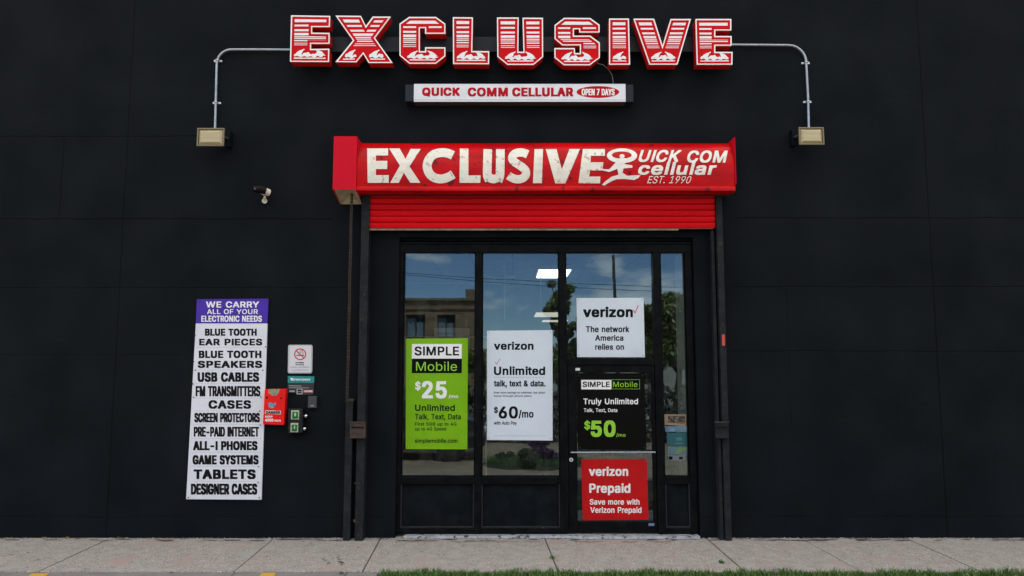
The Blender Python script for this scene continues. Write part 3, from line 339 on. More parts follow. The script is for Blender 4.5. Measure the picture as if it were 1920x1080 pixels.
def glyph_tris(c):
    adv, Ls = GL_[c]; loops = [[Vector((float(q.split(',')[0])/1000, float(q.split(',')[1])/1000, 0)) for q in l.split()] for l in Ls]
    if not loops: return adv/1000, [], []
    pts = [Vector((v.x, v.y)) for l in loops for v in l]; ed = []; n = 0
    for l in loops: ed += [(n+i, n+(i+1)%len(l)) for i in range(len(l))]; n += len(l)
    ov, _, of, _, _, _ = delaunay_2d_cdt(pts, ed, [], 1, 1e-5)
    def wind(p):
        k = 0
        for l in loops:
            for i in range(len(l)):
                a, b = l[i-1], l[i]
                if (a.y > p[1]) != (b.y > p[1]) and p[0] < (b.x-a.x)*(p[1]-a.y)/(b.y-a.y)+a.x: k += 1 if b.y > a.y else -1
        return k
    fs = [list(t) for t in of if wind((sum(ov[i].x for i in t)/3, sum(ov[i].y for i in t)/3)) != 0]
    return adv/1000, [(v.x, v.y) for v in ov], fs
_gt = {}
def glyph_mesh(s, space=1.0):
    vs, fs, x = [], [], 0
    for c in s:
        if c not in _gt: _gt[c] = glyph_tris(c)
        adv, v, f = _gt[c]; n = len(vs)
        vs += [(a+x, b) for a, b in v]; fs += [[n+i for i in t] for t in f]; x += adv*space
    return vs, fs
def text(mb, s, x0, y0, x1, y1, Y, bold=.02, shear=0, space=None, tilt=0, mapf=None, lift=0.0012, cuts=None):
    """write s into the photo box x0..x1, y0..y1 on plane Y (or surface mapf); bold thickens the strokes"""
    if space is None: space = 1 + bold*2.0
    vs, fs = glyph_mesh(s, space)
    d = bold*.8; r_ = ((y1-y0)/(max(v[1] for v in vs)-min(v[1] for v in vs))) / ((x1-x0)/(max(v[0] for v in vs)-min(v[0] for v in vs)))
    dx_ = d*min(max(r_, .75), 2.0); d *= .72
    ax = min(v[0] for v in vs)-dx_; bx = max(v[0] for v in vs)+dx_; ay = min(v[1] for v in vs)-d; by = max(v[1] for v in vs)+d
    wd = (x1-x0) - abs(shear)*(y1-y0)
    offs = [(0,0)]
    if bold > .012: offs = [(0,0),(-dx_,-d),(dx_,-d),(-dx_,d),(dx_,d)] + ([(-dx_,0),(dx_,0),(0,-d),(0,d)] if bold > .025 else [])
    for i, (ox, oy) in enumerate(offs):
        P = []
        for a, b in vs:
            fy = (b+oy-ay)/(by-ay); fx = (a+ox-ax)/(bx-ax)
            P.append((x0 + fx*wd + shear*fy*(y1-y0), y1 - fy*(y1-y0) + tilt*fx))
        mf = None if mapf is None else (lambda p, q, k=i: mapf(p, q) + Vector((0, -.00012*k, 0)))
        flat(mb, P, fs, Y, mf, lift+.00009*i, cuts)
def flat(mb, P, fs, Y, mapf=None, lift=.0015, cuts=None):
    if mapf is None:
        mb.add([W(a, b, Y-lift) for a, b in P], fs); return
    bm = bmesh.new(); bv = [bm.verts.new((a, b, 0)) for a, b in P]
    for f in fs:
        try: bm.faces.new([bv[i] for i in f])
        except ValueError: pass
    for c in cuts:
        bmesh.ops.bisect_plane(bm, geom=bm.verts[:]+bm.edges[:]+bm.faces[:], plane_co=(0, c, 0), plane_no=(0, 1, 0))
    bmesh.ops.triangulate(bm, faces=bm.faces[:])
    bm.verts.index_update()
    mb.add([mapf(v.co.x, v.co.y) for v in bm.verts], [[v.index for v in f.verts] for f in bm.faces]); bm.free()
def stroke(pts, wd):
    """outline polygon of a thick open line with butt ends"""
    Lf, Rt = [], []; n = len(pts)
    for i in range(n):
        p = Vector(pts[i]); a = Vector(pts[max(i-1,0)]); b = Vector(pts[min(i+1,n-1)])
        if 0 < i < n-1:
            d1 = (p-a).normalized(); d2 = (b-p).normalized(); nn = Vector((-(d1+d2).y, (d1+d2).x)).normalized()
            c = max(.5, nn.dot(Vector((-d1.y, d1.x)))); o = nn*(wd/2/c)
        else:
            d = (b-a).normalized(); o = Vector((-d.y, d.x))*wd/2
        Lf.append(tuple(p+o)); Rt.append(tuple(p-o))
    P = Lf+Rt; return P, [[i, i+1, n+i+1, n+i] for i in range(n-1)]
def inset(pts, d):
    n = len(pts); A = sum(pts[i][0]*pts[(i+1)%n][1]-pts[(i+1)%n][0]*pts[i][1] for i in range(n))
    sg = 1 if A > 0 else -1; o = []
    for i in range(n):
        p = Vector(pts[i]); a = Vector(pts[i-1]); b = Vector(pts[(i+1)%n])
        d1 = (p-a).normalized(); d2 = (b-p).normalized()
        n1 = Vector((-d1.y, d1.x))*sg; n2 = Vector((-d2.y, d2.x))*sg
        m = n1+n2; m = m/max(m.length_squared, .12)*2
        o.append(tuple(p+m*d))
    return o
def crossings(poly, y):
    xs = []; n = len(poly)
    for i in range(n):
        (x0, y0), (x1, y1) = poly[i], poly[(i+1)%n]
        if (y0 <= y) != (y1 <= y): xs.append(x0+(y-y0)/(y1-y0)*(x1-x0))
    xs.sort(); return [(xs[i], xs[i+1]) for i in range(0, len(xs)-1, 2)]

# ================================================================ SETTING
g = MB().add([(-900,-900,-.16),(900,-900,-.16),(900,900,-.16),(-900,900,-.16)], [(0,1,2,3)]).build('ground', M_ground); tag(g, kind='structure')
# sidewalk: real slabs with open joints
SWY = G(400, 1071).y
js = [((-420,1008),(-720,1070)), ((-60,1008),(-300,1070)), ((208,1008),(66,1074)), ((514,1009),(441,1069)), ((713,1010),(676,1078)), ((1022,1010),(1043,1062)),
      ((1326,1010),(1385,1061)), ((1500,1008),(1580,1052)), ((1697,1008),(1817,1061)), ((1990,1008),(2180,1062)), ((2350,1008),(2600,1062))]
def jl(j):
    a = G(*j[0]); b = G(*j[1])
    f = lambda y: a.x + (y-a.y)/(b.y-a.y)*(b.x-a.x)
    return f(.30), f(SWY)
X0 = [(-14, -14)] + [jl(j) for j in js] + [(14, 14)]
m = MB(); gp = .0075
for i in range(len(X0)-1):
    a, b = X0[i], X0[i+1]; dz = random.uniform(-.003, .003)
    if abs(a[0]) < 13: pa = (a[0]+gp, a[1]+gp)
    else: pa = a
    pb = (b[0]-gp, b[1]-gp) if abs(b[0]) < 13 else b
    m.add([(pa[1],SWY,-.1),(pb[1],SWY,-.1),(pb[0],.3,-.1),(pa[0],.3,-.1),(pa[1],SWY,dz),(pb[1],SWY,dz),(pb[0],.3,dz),(pa[0],.3,dz)],
          [(0,3,2,1),(4,5,6,7),(0,1,5,4),(1,2,6,5),(2,3,7,6),(3,0,4,7)])
sw = m.build('sidewalk', M_conc, bevel=.006); tag(sw, kind='structure')
jb = MB().box(-14, 14, SWY+.004, .28, -.12, -.012).build('sidewalk_joint_fill', M_joint); tag(jb, kind='structure')
# driveway apron at the left, lawn at the right, road in front
LX = G(716, 1072).x
ap = MB()
cuts = [-14, G(70,1075).x, G(438,1075).x, LX-.02-.35, LX-.03]
for i in range(4): ap.box(cuts[i]+.006, cuts[i+1]-.006, -4.0, SWY-.018, -.1, -.006)
ap = ap.build('driveway_apron', M_apron, bevel=.005); tag(ap, kind='structure')
m = MB()
for (a, b, c, d) in [((45,1085),(60,1075),(92,1075),(80,1085)), ((480,1086),(492,1074),(518,1074),(512,1086))]:
    m.add([G(*q, z=0.001) for q in (a, b, c, d)], [(0,1,2,3)])
ym = m.build('yellow_paint_marks', M_yellow); tag(ym, kind='structure')
ls = MB().box(LX, 14, -4.0, SWY-.01, -.1, -.02).build('lawn_soil', M_soil); tag(ls, kind='structure')
rd = MB().box(-60, 60, -16.5, -4.15, -.15, -.09).build('road', M_asph); tag(rd, kind='structure')
kb = MB().box(-60, 60, -4.146, -4.004, -.15, .0).build('kerb', M_conc, bevel=.012); tag(kb, kind='structure')
fw = MB().box(-60, 60, -20, -16.6, -.15, .02).build('far_sidewalk', M_conc); tag(fw, kind='structure')

# grass blades
def blades(region, n, hmin, hmax, edge=None):
    m = MB()
    for _ in range(n):
        x, y = region()
        h = random.uniform(hmin, hmax); 
        a = random.uniform(0, 6.283); wd = random.uniform(.0022, .0045)
        lx, ly = random.gauss(0, .45)*h, random.gauss(0, .45)*h
        dx, dy = math.cos(a)*wd, math.sin(a)*wd; z0 = -.022
        m.v += [Vector((x-dx,y-dy,z0)), Vector((x+dx,y+dy,z0)), Vector((x+lx*.4+dx*.8,y+ly*.4+dy*.8,z0+h*.6)), Vector((x+lx*.4-dx*.8,y+ly*.4-dy*.8,z0+h*.6)), Vector((x+lx,y+ly,z0+h))]
        k = len(m.v)-5; m.f += [[k,k+1,k+2,k+3],[k+3,k+2,k+4]]
    return m
M_grass = bpy.data.materials.new('grass_blade'); M_grass.use_nodes = True
t = M_grass.node_tree; P = t.nodes['Principled BSDF']; P.inputs['Roughness'].default_value = .5
oi = t.nodes.new('ShaderNodeNewGeometry'); cr = t.nodes.new('ShaderNodeValToRGB')
cr.color_ramp.elements[0].color = (.010,.030,.005,1); cr.color_ramp.elements[1].color = (.26,.26,.10,1)
e = cr.color_ramp.elements.new(.45); e.color = (.044,.128,.013,1); e = cr.color_ramp.elements.new(.93); e.color = (.10,.22,.028,1)
t.links.new(oi.outputs['Random Per Island'], cr.inputs[0]); t.links.new(cr.outputs[0], P.inputs['Base Color'])
P.inputs['Subsurface Weight'].default_value = 0
bare = [(G(1625,1068), .16), (G(1452,1076), .07), (G(905,1072), .05)]
def reg():
    while True:
        x = random.uniform(LX, 7.2); y = SWY + .05 - random.random()**1.15*.75
        ed = SWY + .035*math.sin(x*5.1) + .03*math.sin(x*13+1) + .02*math.sin(x*31) + random.gauss(0, .012)
        if y > ed: continue
        if any((Vector((x,y,0))-b[0]).length < b[1]*random.uniform(.5,1.1) and random.random() < .97 for b in bare): continue
        return x, y
gm_ = blades(reg, 24000, .03, .075)
for _ in range(1500):                      # clover and plantain leaves between the blades
    x, y = reg(); k0 = len(gm_.v); s_ = random.uniform(.006,.014); z_ = random.uniform(0,.03); a_ = random.uniform(0,6.28); t_z = random.uniform(-.4,.7)*s_
    gm_.v += [Vector((x-math.cos(a_)*s_,y-math.sin(a_)*s_,z_-t_z)), Vector((x+math.sin(a_)*s_*.7,y-math.cos(a_)*s_*.7,z_+.3*s_)), Vector((x+math.cos(a_)*s_,y+math.sin(a_)*s_,z_+t_z)), Vector((x-math.sin(a_)*s_*.7,y+math.cos(a_)*s_*.7,z_+.3*s_))]; gm_.f.append([k0,k0+1,k0+2,k0+3])
gr = gm_.build('grass', M_grass); tag(gr, 'ragged green grass verge along the front of the sidewalk', 'grass', kind='stuff')
def reg2(): return random.uniform(LX, 12), random.uniform(-3.95, SWY-.7)
g2 = blades(reg2, 9000, .05, .10).build('lawn_grass', M_grass); tag(g2, 'thin lawn grass between the kerb and the verge', 'grass', kind='stuff')

# leaf material
def leaf_mat(name, c1, c2, c3):
    m = bpy.data.materials.new(name); m.use_nodes = True
    t = m.node_tree; P = t.nodes['Principled BSDF']; P.inputs['Roughness'].default_value = .55
    oi = t.nodes.new('ShaderNodeNewGeometry'); cr = t.nodes.new('ShaderNodeValToRGB')
    cr.color_ramp.elements[0].color = (*c1,1); cr.color_ramp.elements[1].color = (*c3,1)
    e = cr.color_ramp.elements.new(.5); e.color = (*c2,1)
    t.links.new(oi.outputs['Random Per Island'], cr.inputs[0]); t.links.new(cr.outputs[0], P.inputs['Base Color'])
    return m
M_leaf = leaf_mat('tree_leaf', (.035,.060,.012), (.085,.125,.022), (.22,.24,.05))
M_leafd = leaf_mat('bush_leaf', (.018,.045,.012), (.035,.075,.018), (.06,.10,.03))
M_leafp = leaf_mat('purple_leaf', (.05,.014,.055), (.085,.02,.095), (.13,.04,.13))
M_added_hedge = leaf_mat('added_hedge_leaf', (.010,.022,.008), (.022,.042,.012), (.06,.05,.03))
M_bark = mat('bark', (.07,.05,.035), .9, col2=(.035,.025,.018), nscale=12, bump=.8, bscale=30)
def leaves(clumps, n, size):
    m = MB()
    for _ in range(n):
        c, r = random.choice(clumps)
        while True:
            d = Vector((random.uniform(-1,1), random.uniform(-1,1), random.uniform(-1,1)))
            if .35 < d.length < 1: break
        p = Vector(c) + Vector((d.x*r, d.y*r, d.z*r*.75))
        a = Vector((random.gauss(0,1), random.gauss(0,1), random.gauss(0,1))).normalized()
        b = a.cross(Vector((random.gauss(0,1), random.gauss(0,1), random.gauss(0,1)))).normalized()
        s = size*random.uniform(.6,1.3)
        m.v += [p-a*s, p+b*s*.5, p+a*s, p-b*s*.5]; k = len(m.v)-4; m.f.append([k,k+1,k+2,k+3])
    return m
def tree(base, h, spread, n, label, leafm=M_leaf, size=.16, group=None):
    base = Vector(base); T = thing('street_tree', base, label, 'tree', group)
    tm = MB(); top = base + Vector((random.uniform(-.3,.3), random.uniform(-.3,.3), h*.8))
    tm.tube([base, base.lerp(top,.35)+Vector((.08,0,0)), base.lerp(top,.7), top], [h*.032, h*.024, h*.016, h*.006], 9)
    cl = []
    for i in range(16):
        a = i*2.4 + random.uniform(-.4,.4); z = h*random.uniform(.38,.92); rr = spread*random.uniform(.35,1)*(1.1-abs(z/h-.6))
        e = base + Vector((math.cos(a)*rr, math.sin(a)*rr, z)); s = base.lerp(top, min(.95, z/h*.75))
        tm.tube([s, s.lerp(e,.5)+Vector((0,0,.1)), e], [h*.010, h*.007, h*.003], 6)
        cl.append((e, spread*random.uniform(.22,.42))); cl.append((e.lerp(s,.45)+Vector((0,0,.3)), spread*random.uniform(.18,.34)))
    cl.append((top+Vector((0,0,.2)), spread*.3))
    tm.build('trunk', M_bark, T, smooth=True)
    leaves(cl, n, size).build('crown', leafm, T)
    return T

# ================================================================ BUILDING
B = thing('shop_building', (0, 0, 0), 'black stucco shop building whose entrance sits below the red shutter', 'building')
xl, xr = W(745,700).x, W(1306,700).x; zt = W(960,445).z
WT = .22
wb = MB()
wb.box(-13, xl, 0, WT, -.1, 7.7).box(xr, 13, 0, WT, -.1, 7.7).box(xl, xr, 0, WT, zt, 7.7)
wb.build('front_wall', MW, B)
M_out = mat('plain_render', (.05,.05,.052), .8)
MB().box(-13, -12.8, WT+.002, 19, -.1, 7.6).box(12.8, 13, WT+.002, 19, -.1, 7.7).box(-12.79, 12.79, 18.8, 19, -.1, 7.7).build('outer_wall', M_out, B)
MB().box(-12.79, 12.79, WT+.002, 18.79, 7.1, 7.3).build('roof', M_out, B)
# shop interior
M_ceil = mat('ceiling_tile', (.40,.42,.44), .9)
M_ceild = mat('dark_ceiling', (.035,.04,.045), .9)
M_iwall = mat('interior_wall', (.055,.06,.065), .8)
M_iwhite = mat('white_pilaster', (.88,.92,.88), .7, col2=(.7,.78,.62), nscale=3)
M_floor = mat('shop_floor', (.10,.09,.08), .35, col2=(.07,.065,.06), nscale=3)
CZ = W(960,470,GL).z + .02
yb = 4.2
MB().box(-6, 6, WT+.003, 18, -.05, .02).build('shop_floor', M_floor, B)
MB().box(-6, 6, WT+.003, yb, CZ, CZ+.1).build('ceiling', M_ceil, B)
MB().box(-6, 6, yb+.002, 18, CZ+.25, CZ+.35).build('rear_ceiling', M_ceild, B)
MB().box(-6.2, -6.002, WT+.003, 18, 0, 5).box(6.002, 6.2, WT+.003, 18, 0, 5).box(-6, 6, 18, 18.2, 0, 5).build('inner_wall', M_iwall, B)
gm = MB()
for i in range(8): gm.box(-6, 6, .6+i*.6-.2, .6+i*.6-.18, CZ-.012, CZ-.002)
for i in range(-10, 11): gm.box(i*.6, i*.6+.02, WT+.05, yb, CZ-.016, CZ-.013)
gm.build('ceiling_grid', mat('grid_grey', (.16,.19,.22), .6), B)
MB().box(xr-.085, xr+.25, WT+.01, WT+.5, .02, CZ-.02).build('pilaster', M_iwhite, B)

# storefront: frame, panes, panels
Yf = .06                          # face of the frame
fm = MB()
def bar(x0, y0, x1, y1, yf=Yf, ybk=.165): fm.rect(x0, y0, x1, y1, yf, ybk)
zb = .035
def zx(px, py=473): return W(px, py, Yf).x
def zz(py): return W(960, py, Yf).z
FX = [zx(744), zx(757), zx(892), zx(904), zx(1048), zx(1062), zx(1224), zx(1238), zx(1284), xr-.012]
HZ = zz(458); TZ = zz(473); SZ1, SZ0 = zz(895), zz(908)
DZ1, DZ0 = zz(672), zz(684)       # transom above the door
fmn = MB()
fmn.box(FX[0], FX[9], Yf, .165, TZ, HZ)                         # head
fmn.box(FX[0], FX[1], Yf, .165, zb, TZ-.001)                    # left jamb
fmn.box(FX[8], FX[9], Yf, .165, zb, TZ-.001)                    # right jamb
fmn.box(FX[2], FX[3], Yf, .165, zb, TZ-.001)
fmn.box(FX[4], FX[5], Yf, .165, zb, TZ-.001)
fmn.box(FX[6], FX[7], Yf, .165, zb, TZ-.001)
for a, b in ((1,2),(3,4),(7,8)): fmn.box(FX[a]+.001, FX[b]-.001, Yf+.004, .16, SZ0, SZ1)
fmn.box(FX[5]+.001, FX[6]-.001, Yf+.004, .16, DZ0, DZ1)
for a, b in ((1,2),(3,4),(7,8)): fmn.box(FX[a]+.001, FX[b]-.001, Yf+.004, .16, zb, zb+.07)
# slim glazing beads
for a, b in ((1,2),(3,4),(7,8)):
    fmn.box(FX[a]+.002, FX[a]+.014, Yf+.03, .125, SZ1+.001, TZ-.003); fmn.box(FX[b]-.014, FX[b]-.002, Yf+.03, .125, SZ1+.001, TZ-.003)
    fmn.box(FX[a]+.015, FX[b]-.015, Yf+.03, .125, SZ1+.001, SZ1+.012)
fmn.build('window_frame', M_frame, B, bevel=.004)
# outer moulding and head boards above
mo = MB()
mo.box(xl+.001, FX[0]-.002, .03, .16, zb, HZ+.05); 
mo.box(FX[0]-.001, FX[9], .045, .16, HZ+.002, HZ+.028)
mo.box(xl+.001, xr-.001, .075, .16, HZ+.052, zt-.002)
mo.build('frame_moulding', M_frame, B, bevel=.004)
pn = MB()
for a, b in ((1,2),(3,4),(7,8)):
    MB().box(FX[a]+.002, FX[b]-.002, Yf+.045, .155, zb+.071, SZ0-.001).build('kick_panel', M_black, B)
M_bead = mat('bead_highlight', (.018,.021,.025), .4, spec=.15, spots=[((.2,.2,.2), 50, .72)])  # lighter bluish grey puts the bead highlight into the colour
for a, b in ((1,2),(3,4),(7,8)):
    x0, x1 = FX[a]+.002, FX[b]-.002; z0, z1 = zb+.071, SZ0-.001
    bd = MB(); bd.box(x0, x0+.02, Yf+.015, Yf+.044, z0, z1).box(x1-.02, x1, Yf+.015, Yf+.044, z0, z1).box(x0+.021, x1-.021, Yf+.012, Yf+.044, z0, z0+.022)
    bd.build('panel_bead', M_bead, B, bevel=.003)

def glass_mat(name, fac, tint):
    m = bpy.data.materials.new(name); m.use_nodes = True
    t = m.node_tree; t.nodes.clear(); N = t.nodes.new; L = t.links.new
    o = N('ShaderNodeOutputMaterial'); mx = N('ShaderNodeMixShader'); tr = N('ShaderNodeBsdfTransparent'); gl = N('ShaderNodeBsdfGlossy')
    fr = N('ShaderNodeFresnel'); fr.inputs['IOR'].default_value = 1.5
    ad = N('ShaderNodeMath'); ad.operation = 'ADD'; ad.inputs[1].default_value = fac; ad.use_clamp = True
    L(fr.outputs[0], ad.inputs[0]); L(ad.outputs[0], mx.inputs[0])
    tr.inputs['Color'].default_value = (*tint, 1); gl.inputs['Roughness'].default_value = 0.0
    gl.inputs['Color'].default_value = (.60,.84,1,1)
    nz = N('ShaderNodeTexNoise'); nz.inputs['Scale'].default_value = 2.5; nz.inputs['Detail'].default_value = 1
    b = N('ShaderNodeBump'); b.inputs['Strength'].default_value = .05; b.inputs['Distance'].default_value = .004
    geo = N('ShaderNodeNewGeometry'); L(geo.outputs['Position'], nz.inputs['Vector'])
    L(nz.outputs['Fac'], b.inputs['Height']); L(b.outputs[0], gl.inputs['Normal'])
    L(tr.outputs[0], mx.inputs[1]); L(gl.outputs[0], mx.inputs[2])
    df = N('ShaderNodeBsdfDiffuse'); df.inputs[0].default_value = (.55,.55,.52,1); m3 = N('ShaderNodeMixShader')
    sm = N('ShaderNodeMapping'); sm.inputs['Scale'].default_value = (3.5, 1, 1.2); L(geo.outputs['Position'], sm.inputs[0])
    dn = N('ShaderNodeTexNoise'); dn.inputs['Scale'].default_value = 3; dn.inputs['Detail'].default_value = 9; dn.inputs['Roughness'].default_value = .65; L(sm.outputs[0], dn.inputs['Vector'])
    dr = N('ShaderNodeMapRange'); dr.inputs[1].default_value = .48; dr.inputs[2].default_value = .75; dr.inputs[3].default_value = .004; dr.inputs[4].default_value = .045; L(dn.outputs['Fac'], dr.inputs[0])
    L(dr.outputs[0], m3.inputs[0]); L(mx.outputs[0], m3.inputs[1]); L(df.outputs[0], m3.inputs[2]); L(m3.outputs[0], o.inputs[0])
    return m
M_glass = glass_mat('window_glass', .095, (.62,.68,.68))
def pane(name, x0, x1, z0, z1, parent):
    return MB().add([(x0,GL,z0),(x1,GL,z0),(x1,GL,z1),(x0,GL,z1)], [(0,1,2,3)]).build(name, M_glass, parent)
pane('window_pane', FX[1]-.002, FX[2]+.002, SZ1, TZ, B); pane('window_pane', FX[3]-.002, FX[4]+.002, SZ1, TZ, B)
pane('window_pane', FX[7]-.002, FX[8]+.002, SZ1, TZ, B); pane('window_pane', FX[5]-.002, FX[6]+.002, DZ1, TZ, B)
# threshold
thp = MB()
r2 = random.Random(3)
tx0, tx1 = W(757,1005).x, W(1311,1005).x; n = 60; top, bot = [], []
for i in range(n+1):
    x = tx0+(tx1-tx0)*i/n; bot.append((x, -.03 + r2.uniform(-.012,.012) - (.03 if i > 34 else 0)))
for i in range(n):
    a, b = bot[i], bot[i+1]; h = .030
    thp.add([(a[0],a[1],.003),(b[0],b[1],.003),(b[0],.17,.003),(a[0],.17,.003),(a[0],a[1]+.01,h),(b[0],b[1]+.01,h),(b[0],.17,h),(a[0],.17,h)],
            [(0,1,5,4),(4,5,6,7)])
thp.build('threshold', M_thresh, B)

# entrance door (swings: its own thing)
D0, D1 = FX[5]+.008, FX[6]-.006
DT = DZ0-.006; DB = .045
gx0, gx1 = W(1081,760,GL).x, W(1222,760,GL).x; gz1, gz0 = W(1100,698,GL).z, W(1100,977,GL).z
DR = thing('entrance_door', ((D0+D1)/2, .1, DB), 'black framed glass entrance door with metal push bar, under the square white poster', 'door')
dm = MB().box(D0, gx0, .075, .14, DB, DT).box(gx1, D1, .075, .14, DB, DT).box(gx0+.001, gx1-.001, .078, .138, gz1, DT).box(gx0+.001, gx1-.001, .078, .138, DB, gz0)
dm.build('door_frame', M_frame, DR, bevel=.004)
pane('door_glass', gx0-.002, gx1+.002, gz0-.002, gz1+.002, DR)
hb = MB(); a = W(1070,848.5,.02); b = W(1229,848,.02)
hb.tube([a, b], .010, 10); hb.tube([Vector((a.x+.03,.02,a.z)), Vector((a.x+.03,.076,a.z))], .008, 8); hb.tube([Vector((b.x-.03,.02,b.z)), Vector((b.x-.03,.076,b.z))], .008, 8)
hb.build('push_bar', M_galv, DR, smooth=True)
c = W(1071,862,.075); lk = MB().disc((c.x,c.z), .026, .066, .0745, 20).build('lock', M_plate, DR, bevel=.002)
MB().disc((c.x,c.z), .010, .060, .0655, 12).build('keyhole', M_ink, lk)
st = MB().rect(1079,690,1087.5,695, .0735,.0745).build('sticker', M_plate, DR)
st = MB().rect(1216,981,1227,986, .0755,.0765).build('sticker', mat('blue_label', (.12,.18,.28), .5), DR)

# ================================================================ SHUTTER
SH = thing('roller_shutter', (0, -.1, 0), 'raised red roller shutter with hood and dark guide rails around the entrance', 'roller shutter')
prof = [(268.5,-.20),(271,-.245),(276,-.30),(283,-.345),(292,-.375),(305,-.395),(320,-.40),(334,-.395),(345,-.385),(348.5,-.382),(349.5,-.395),(352,-.405),(357,-.402),(358.5,-.392)]
def fY(py):
    if py <= prof[0][0]: return prof[0][1]
    for (a, ya), (b, yb_) in zip(prof, prof[1:]):
        if py <= b: return ya+(py-a)/(b-a)*(yb_-ya)
    return prof[-1][1]
HX0, HX1 = W(669,300,-.38).x, W(1378,300,-.40).x-.006
NX = 60
m = MB(); rows = []
pts = [(0.0-.001, W(960,268.5,-.2).z)] + [(Y, W(960,py,Y).z) for py, Y in prof] + [(-.24, W(960,360,-.36).z), (-.24, W(960,350,-.36).z+.05)]
for (Y, z) in pts:
    row = []
    for i in range(NX+1):
        x = HX0+(HX1-HX0)*i/NX
        row.append(len(m.v)); m.v.append(Vector((x, Y + .004*math.sin(x*2.3+z*3)*(1 if Y < -.2 else 0), z + .003*math.sin(x*1.7))))
    rows.append(row)
for a, b in zip(rows, rows[1:]):
    for i in range(NX): m.f.append([a[i], a[i+1], b[i+1], b[i]][::-1])
hood = m.build('hood', M_hood, SH, smooth=True)
def hoodmap(a, b):
    Y = fY(b); p = W(a, b, Y - .007); p.y += .004*math.sin(p.x*2.3+p.z*3); return p
cuts = [272 + 3*i for i in range(27)]
lm = MB()
def c4(p): return [(600+a/4.5, 240+b/4.5) for a, b in p]
def c5(p): return [(1000+a/4.5, 240+b/4.5) for a, b in p]
def hp(P): flat(lm, P, [list(range(len(P)))], 0, hoodmap, cuts=cuts)
def hs(pts, wd, f):
    sm = []
    for i in range(len(pts)-1):
        p0, p1, p2, p3 = [Vector(pts[max(0, min(len(pts)-1, k))]) for k in (i-1, i, i+1, i+2)]
        for t_i in range(4):
            t = t_i/4; sm.append(tuple(.5*((2*p1)+(p2-p0)*t+(2*p0-5*p1+4*p2-p3)*t*t+(3*p1-p0-3*p2+p3)*t**3)))
    sm.append(pts[-1])
    P, fs = stroke(sm, wd); flat(lm, f(P), fs, 0, hoodmap, cuts=cuts)
hp(c4([(398,173),(575,173),(575,232),(472,232),(472,278),(568,278),(568,347),(472,347),(472,398),(580,398),(580,463),(402,463)]))
hp(c4([(583,173),(672,173),(722,262),(765,177),(850,177),(755,325),(848,463),(762,463),(708,378),(665,463),(592,463),(675,318)]))
hs([(1121,231),(1085,215),(1045,208),(1005,210),(960,224),(922,262),(904,320),(920,378),(955,414),(1005,430),(1048,427),(1088,412),(1124,391)], 75, c4)
hp(c4([(1180,173),(1252,173),(1252,400),(1355,400),(1352,463),(1177,463)]))
hs([(1416,178),(1411,385),(1420,408),(1440,424),(1466,430),(1492,424),(1511,408),(1519,385),(1522,178)], 73, c4)
hs([(1752,222),(1722,210),(1688,206),(1652,213),(1628,232),(1622,258),(1638,284),(1672,306),(1712,334),(1735,362),(1736,392),(1718,418),(1686,431),(1650,430),(1618,418),(1590,400)], 70, c4)
hp(c4([(1810,178),(1882,178),(1872,465),(1797,465)]))
hp(c5([(105,178),(195,178),(240,350),(305,178),(393,178),(270,467),(185,467)]))
hp(c5([(418,178),(603,178),(603,235),(485,235),(482,290),(590,290),(585,358),(478,358),(470,410),(565,410),(562,467),(380,467)]))
lm.build('hood_lettering', M_cream, SH)
lm = MB()
# running figure inside the ring
n = 36; ring = []
for k in range(n): ring.append((748+128*math.cos(2*math.pi*k/n), 234+62*math.sin(2*math.pi*k/n)))
for k in range(n): ring.append((746+84*math.cos(2*math.pi*k/n), 229+31*math.sin(2*math.pi*k/n)))
flat(lm, c5(ring), [[k, (k+1)%n, n+(k+1)%n, n+k] for k in range(n)], 0, hoodmap, cuts=cuts)
hp(c5([(748+22*math.cos(2*math.pi*k/16), 238+17*math.sin(2*math.pi*k/16)) for k in range(16)]))
hp(c5([(722,255),(780,255),(790,288),(765,305),(835,316),(835,335),(760,342),(752,378),(790,403),(905,398),(885,422),(850,440),(770,430),(700,432),(650,455),(600,485),(578,480),(605,452),(660,412),(718,395),(708,345),(640,372),(582,358),(590,347),(640,350),(682,305)]))
text(lm, 'UICK', 1195.3,281, 1278.5,304, 0, bold=.035, shear=.32, mapf=hoodmap, cuts=cuts)
text(lm, 'COM', 1286.5,282, 1365,305, 0, bold=.035, shear=.22, mapf=hoodmap, cuts=cuts)
text(lm, 'cellular', 1194.5,303.5, 1346,328, 0, bold=.04, shear=.25, mapf=hoodmap, cuts=cuts)
text(lm, 'EST. 1990', 1213,330, 1298,344, 0, bold=.004, shear=.35, mapf=hoodmap, cuts=cuts)
lm.build('hood_emblem', mat('pale_paint', (.76,.74,.68), .45, col2=(.62,.60,.55), nscale=12), SH)
# end box at the left, end plate at the right
bx0, bx1 = W(625,300,-.42).x, W(668.5,300,-.42).x; bz1, bz0 = W(640,255.5,-.42).z, W(640,355,-.42).z
zback = W(650,383,-.03).z
e = MB()
e.box(bx0, bx1, -.42, -.412, bz0, bz1)                                  # front sheet
e.add([(bx0,-.4118,bz0),(bx0,-.002,zback),(bx0,-.002,bz1),(bx0,-.4118,bz1),(bx0+.004,-.4118,bz0),(bx0+.004,-.002,zback),(bx0+.004,-.002,bz1),(bx0+.004,-.4118,bz1)],[(0,1,2,3),(7,6,5,4),(0,4,5,1)])
e.add([(bx1,-.4118,bz0),(bx1,-.002,zback),(bx1,-.002,bz1),(bx1,-.4118,bz1),(bx1-.004,-.4118,bz0),(bx1-.004,-.002,zback),(bx1-.004,-.002,bz1),(bx1-.004,-.4118,bz1)],[(0,3,2,1),(4,5,6,7),(0,1,5,4)])
e.box(bx0+.0042, bx1-.0042, -.411, -.002, bz1-.006, bz1)
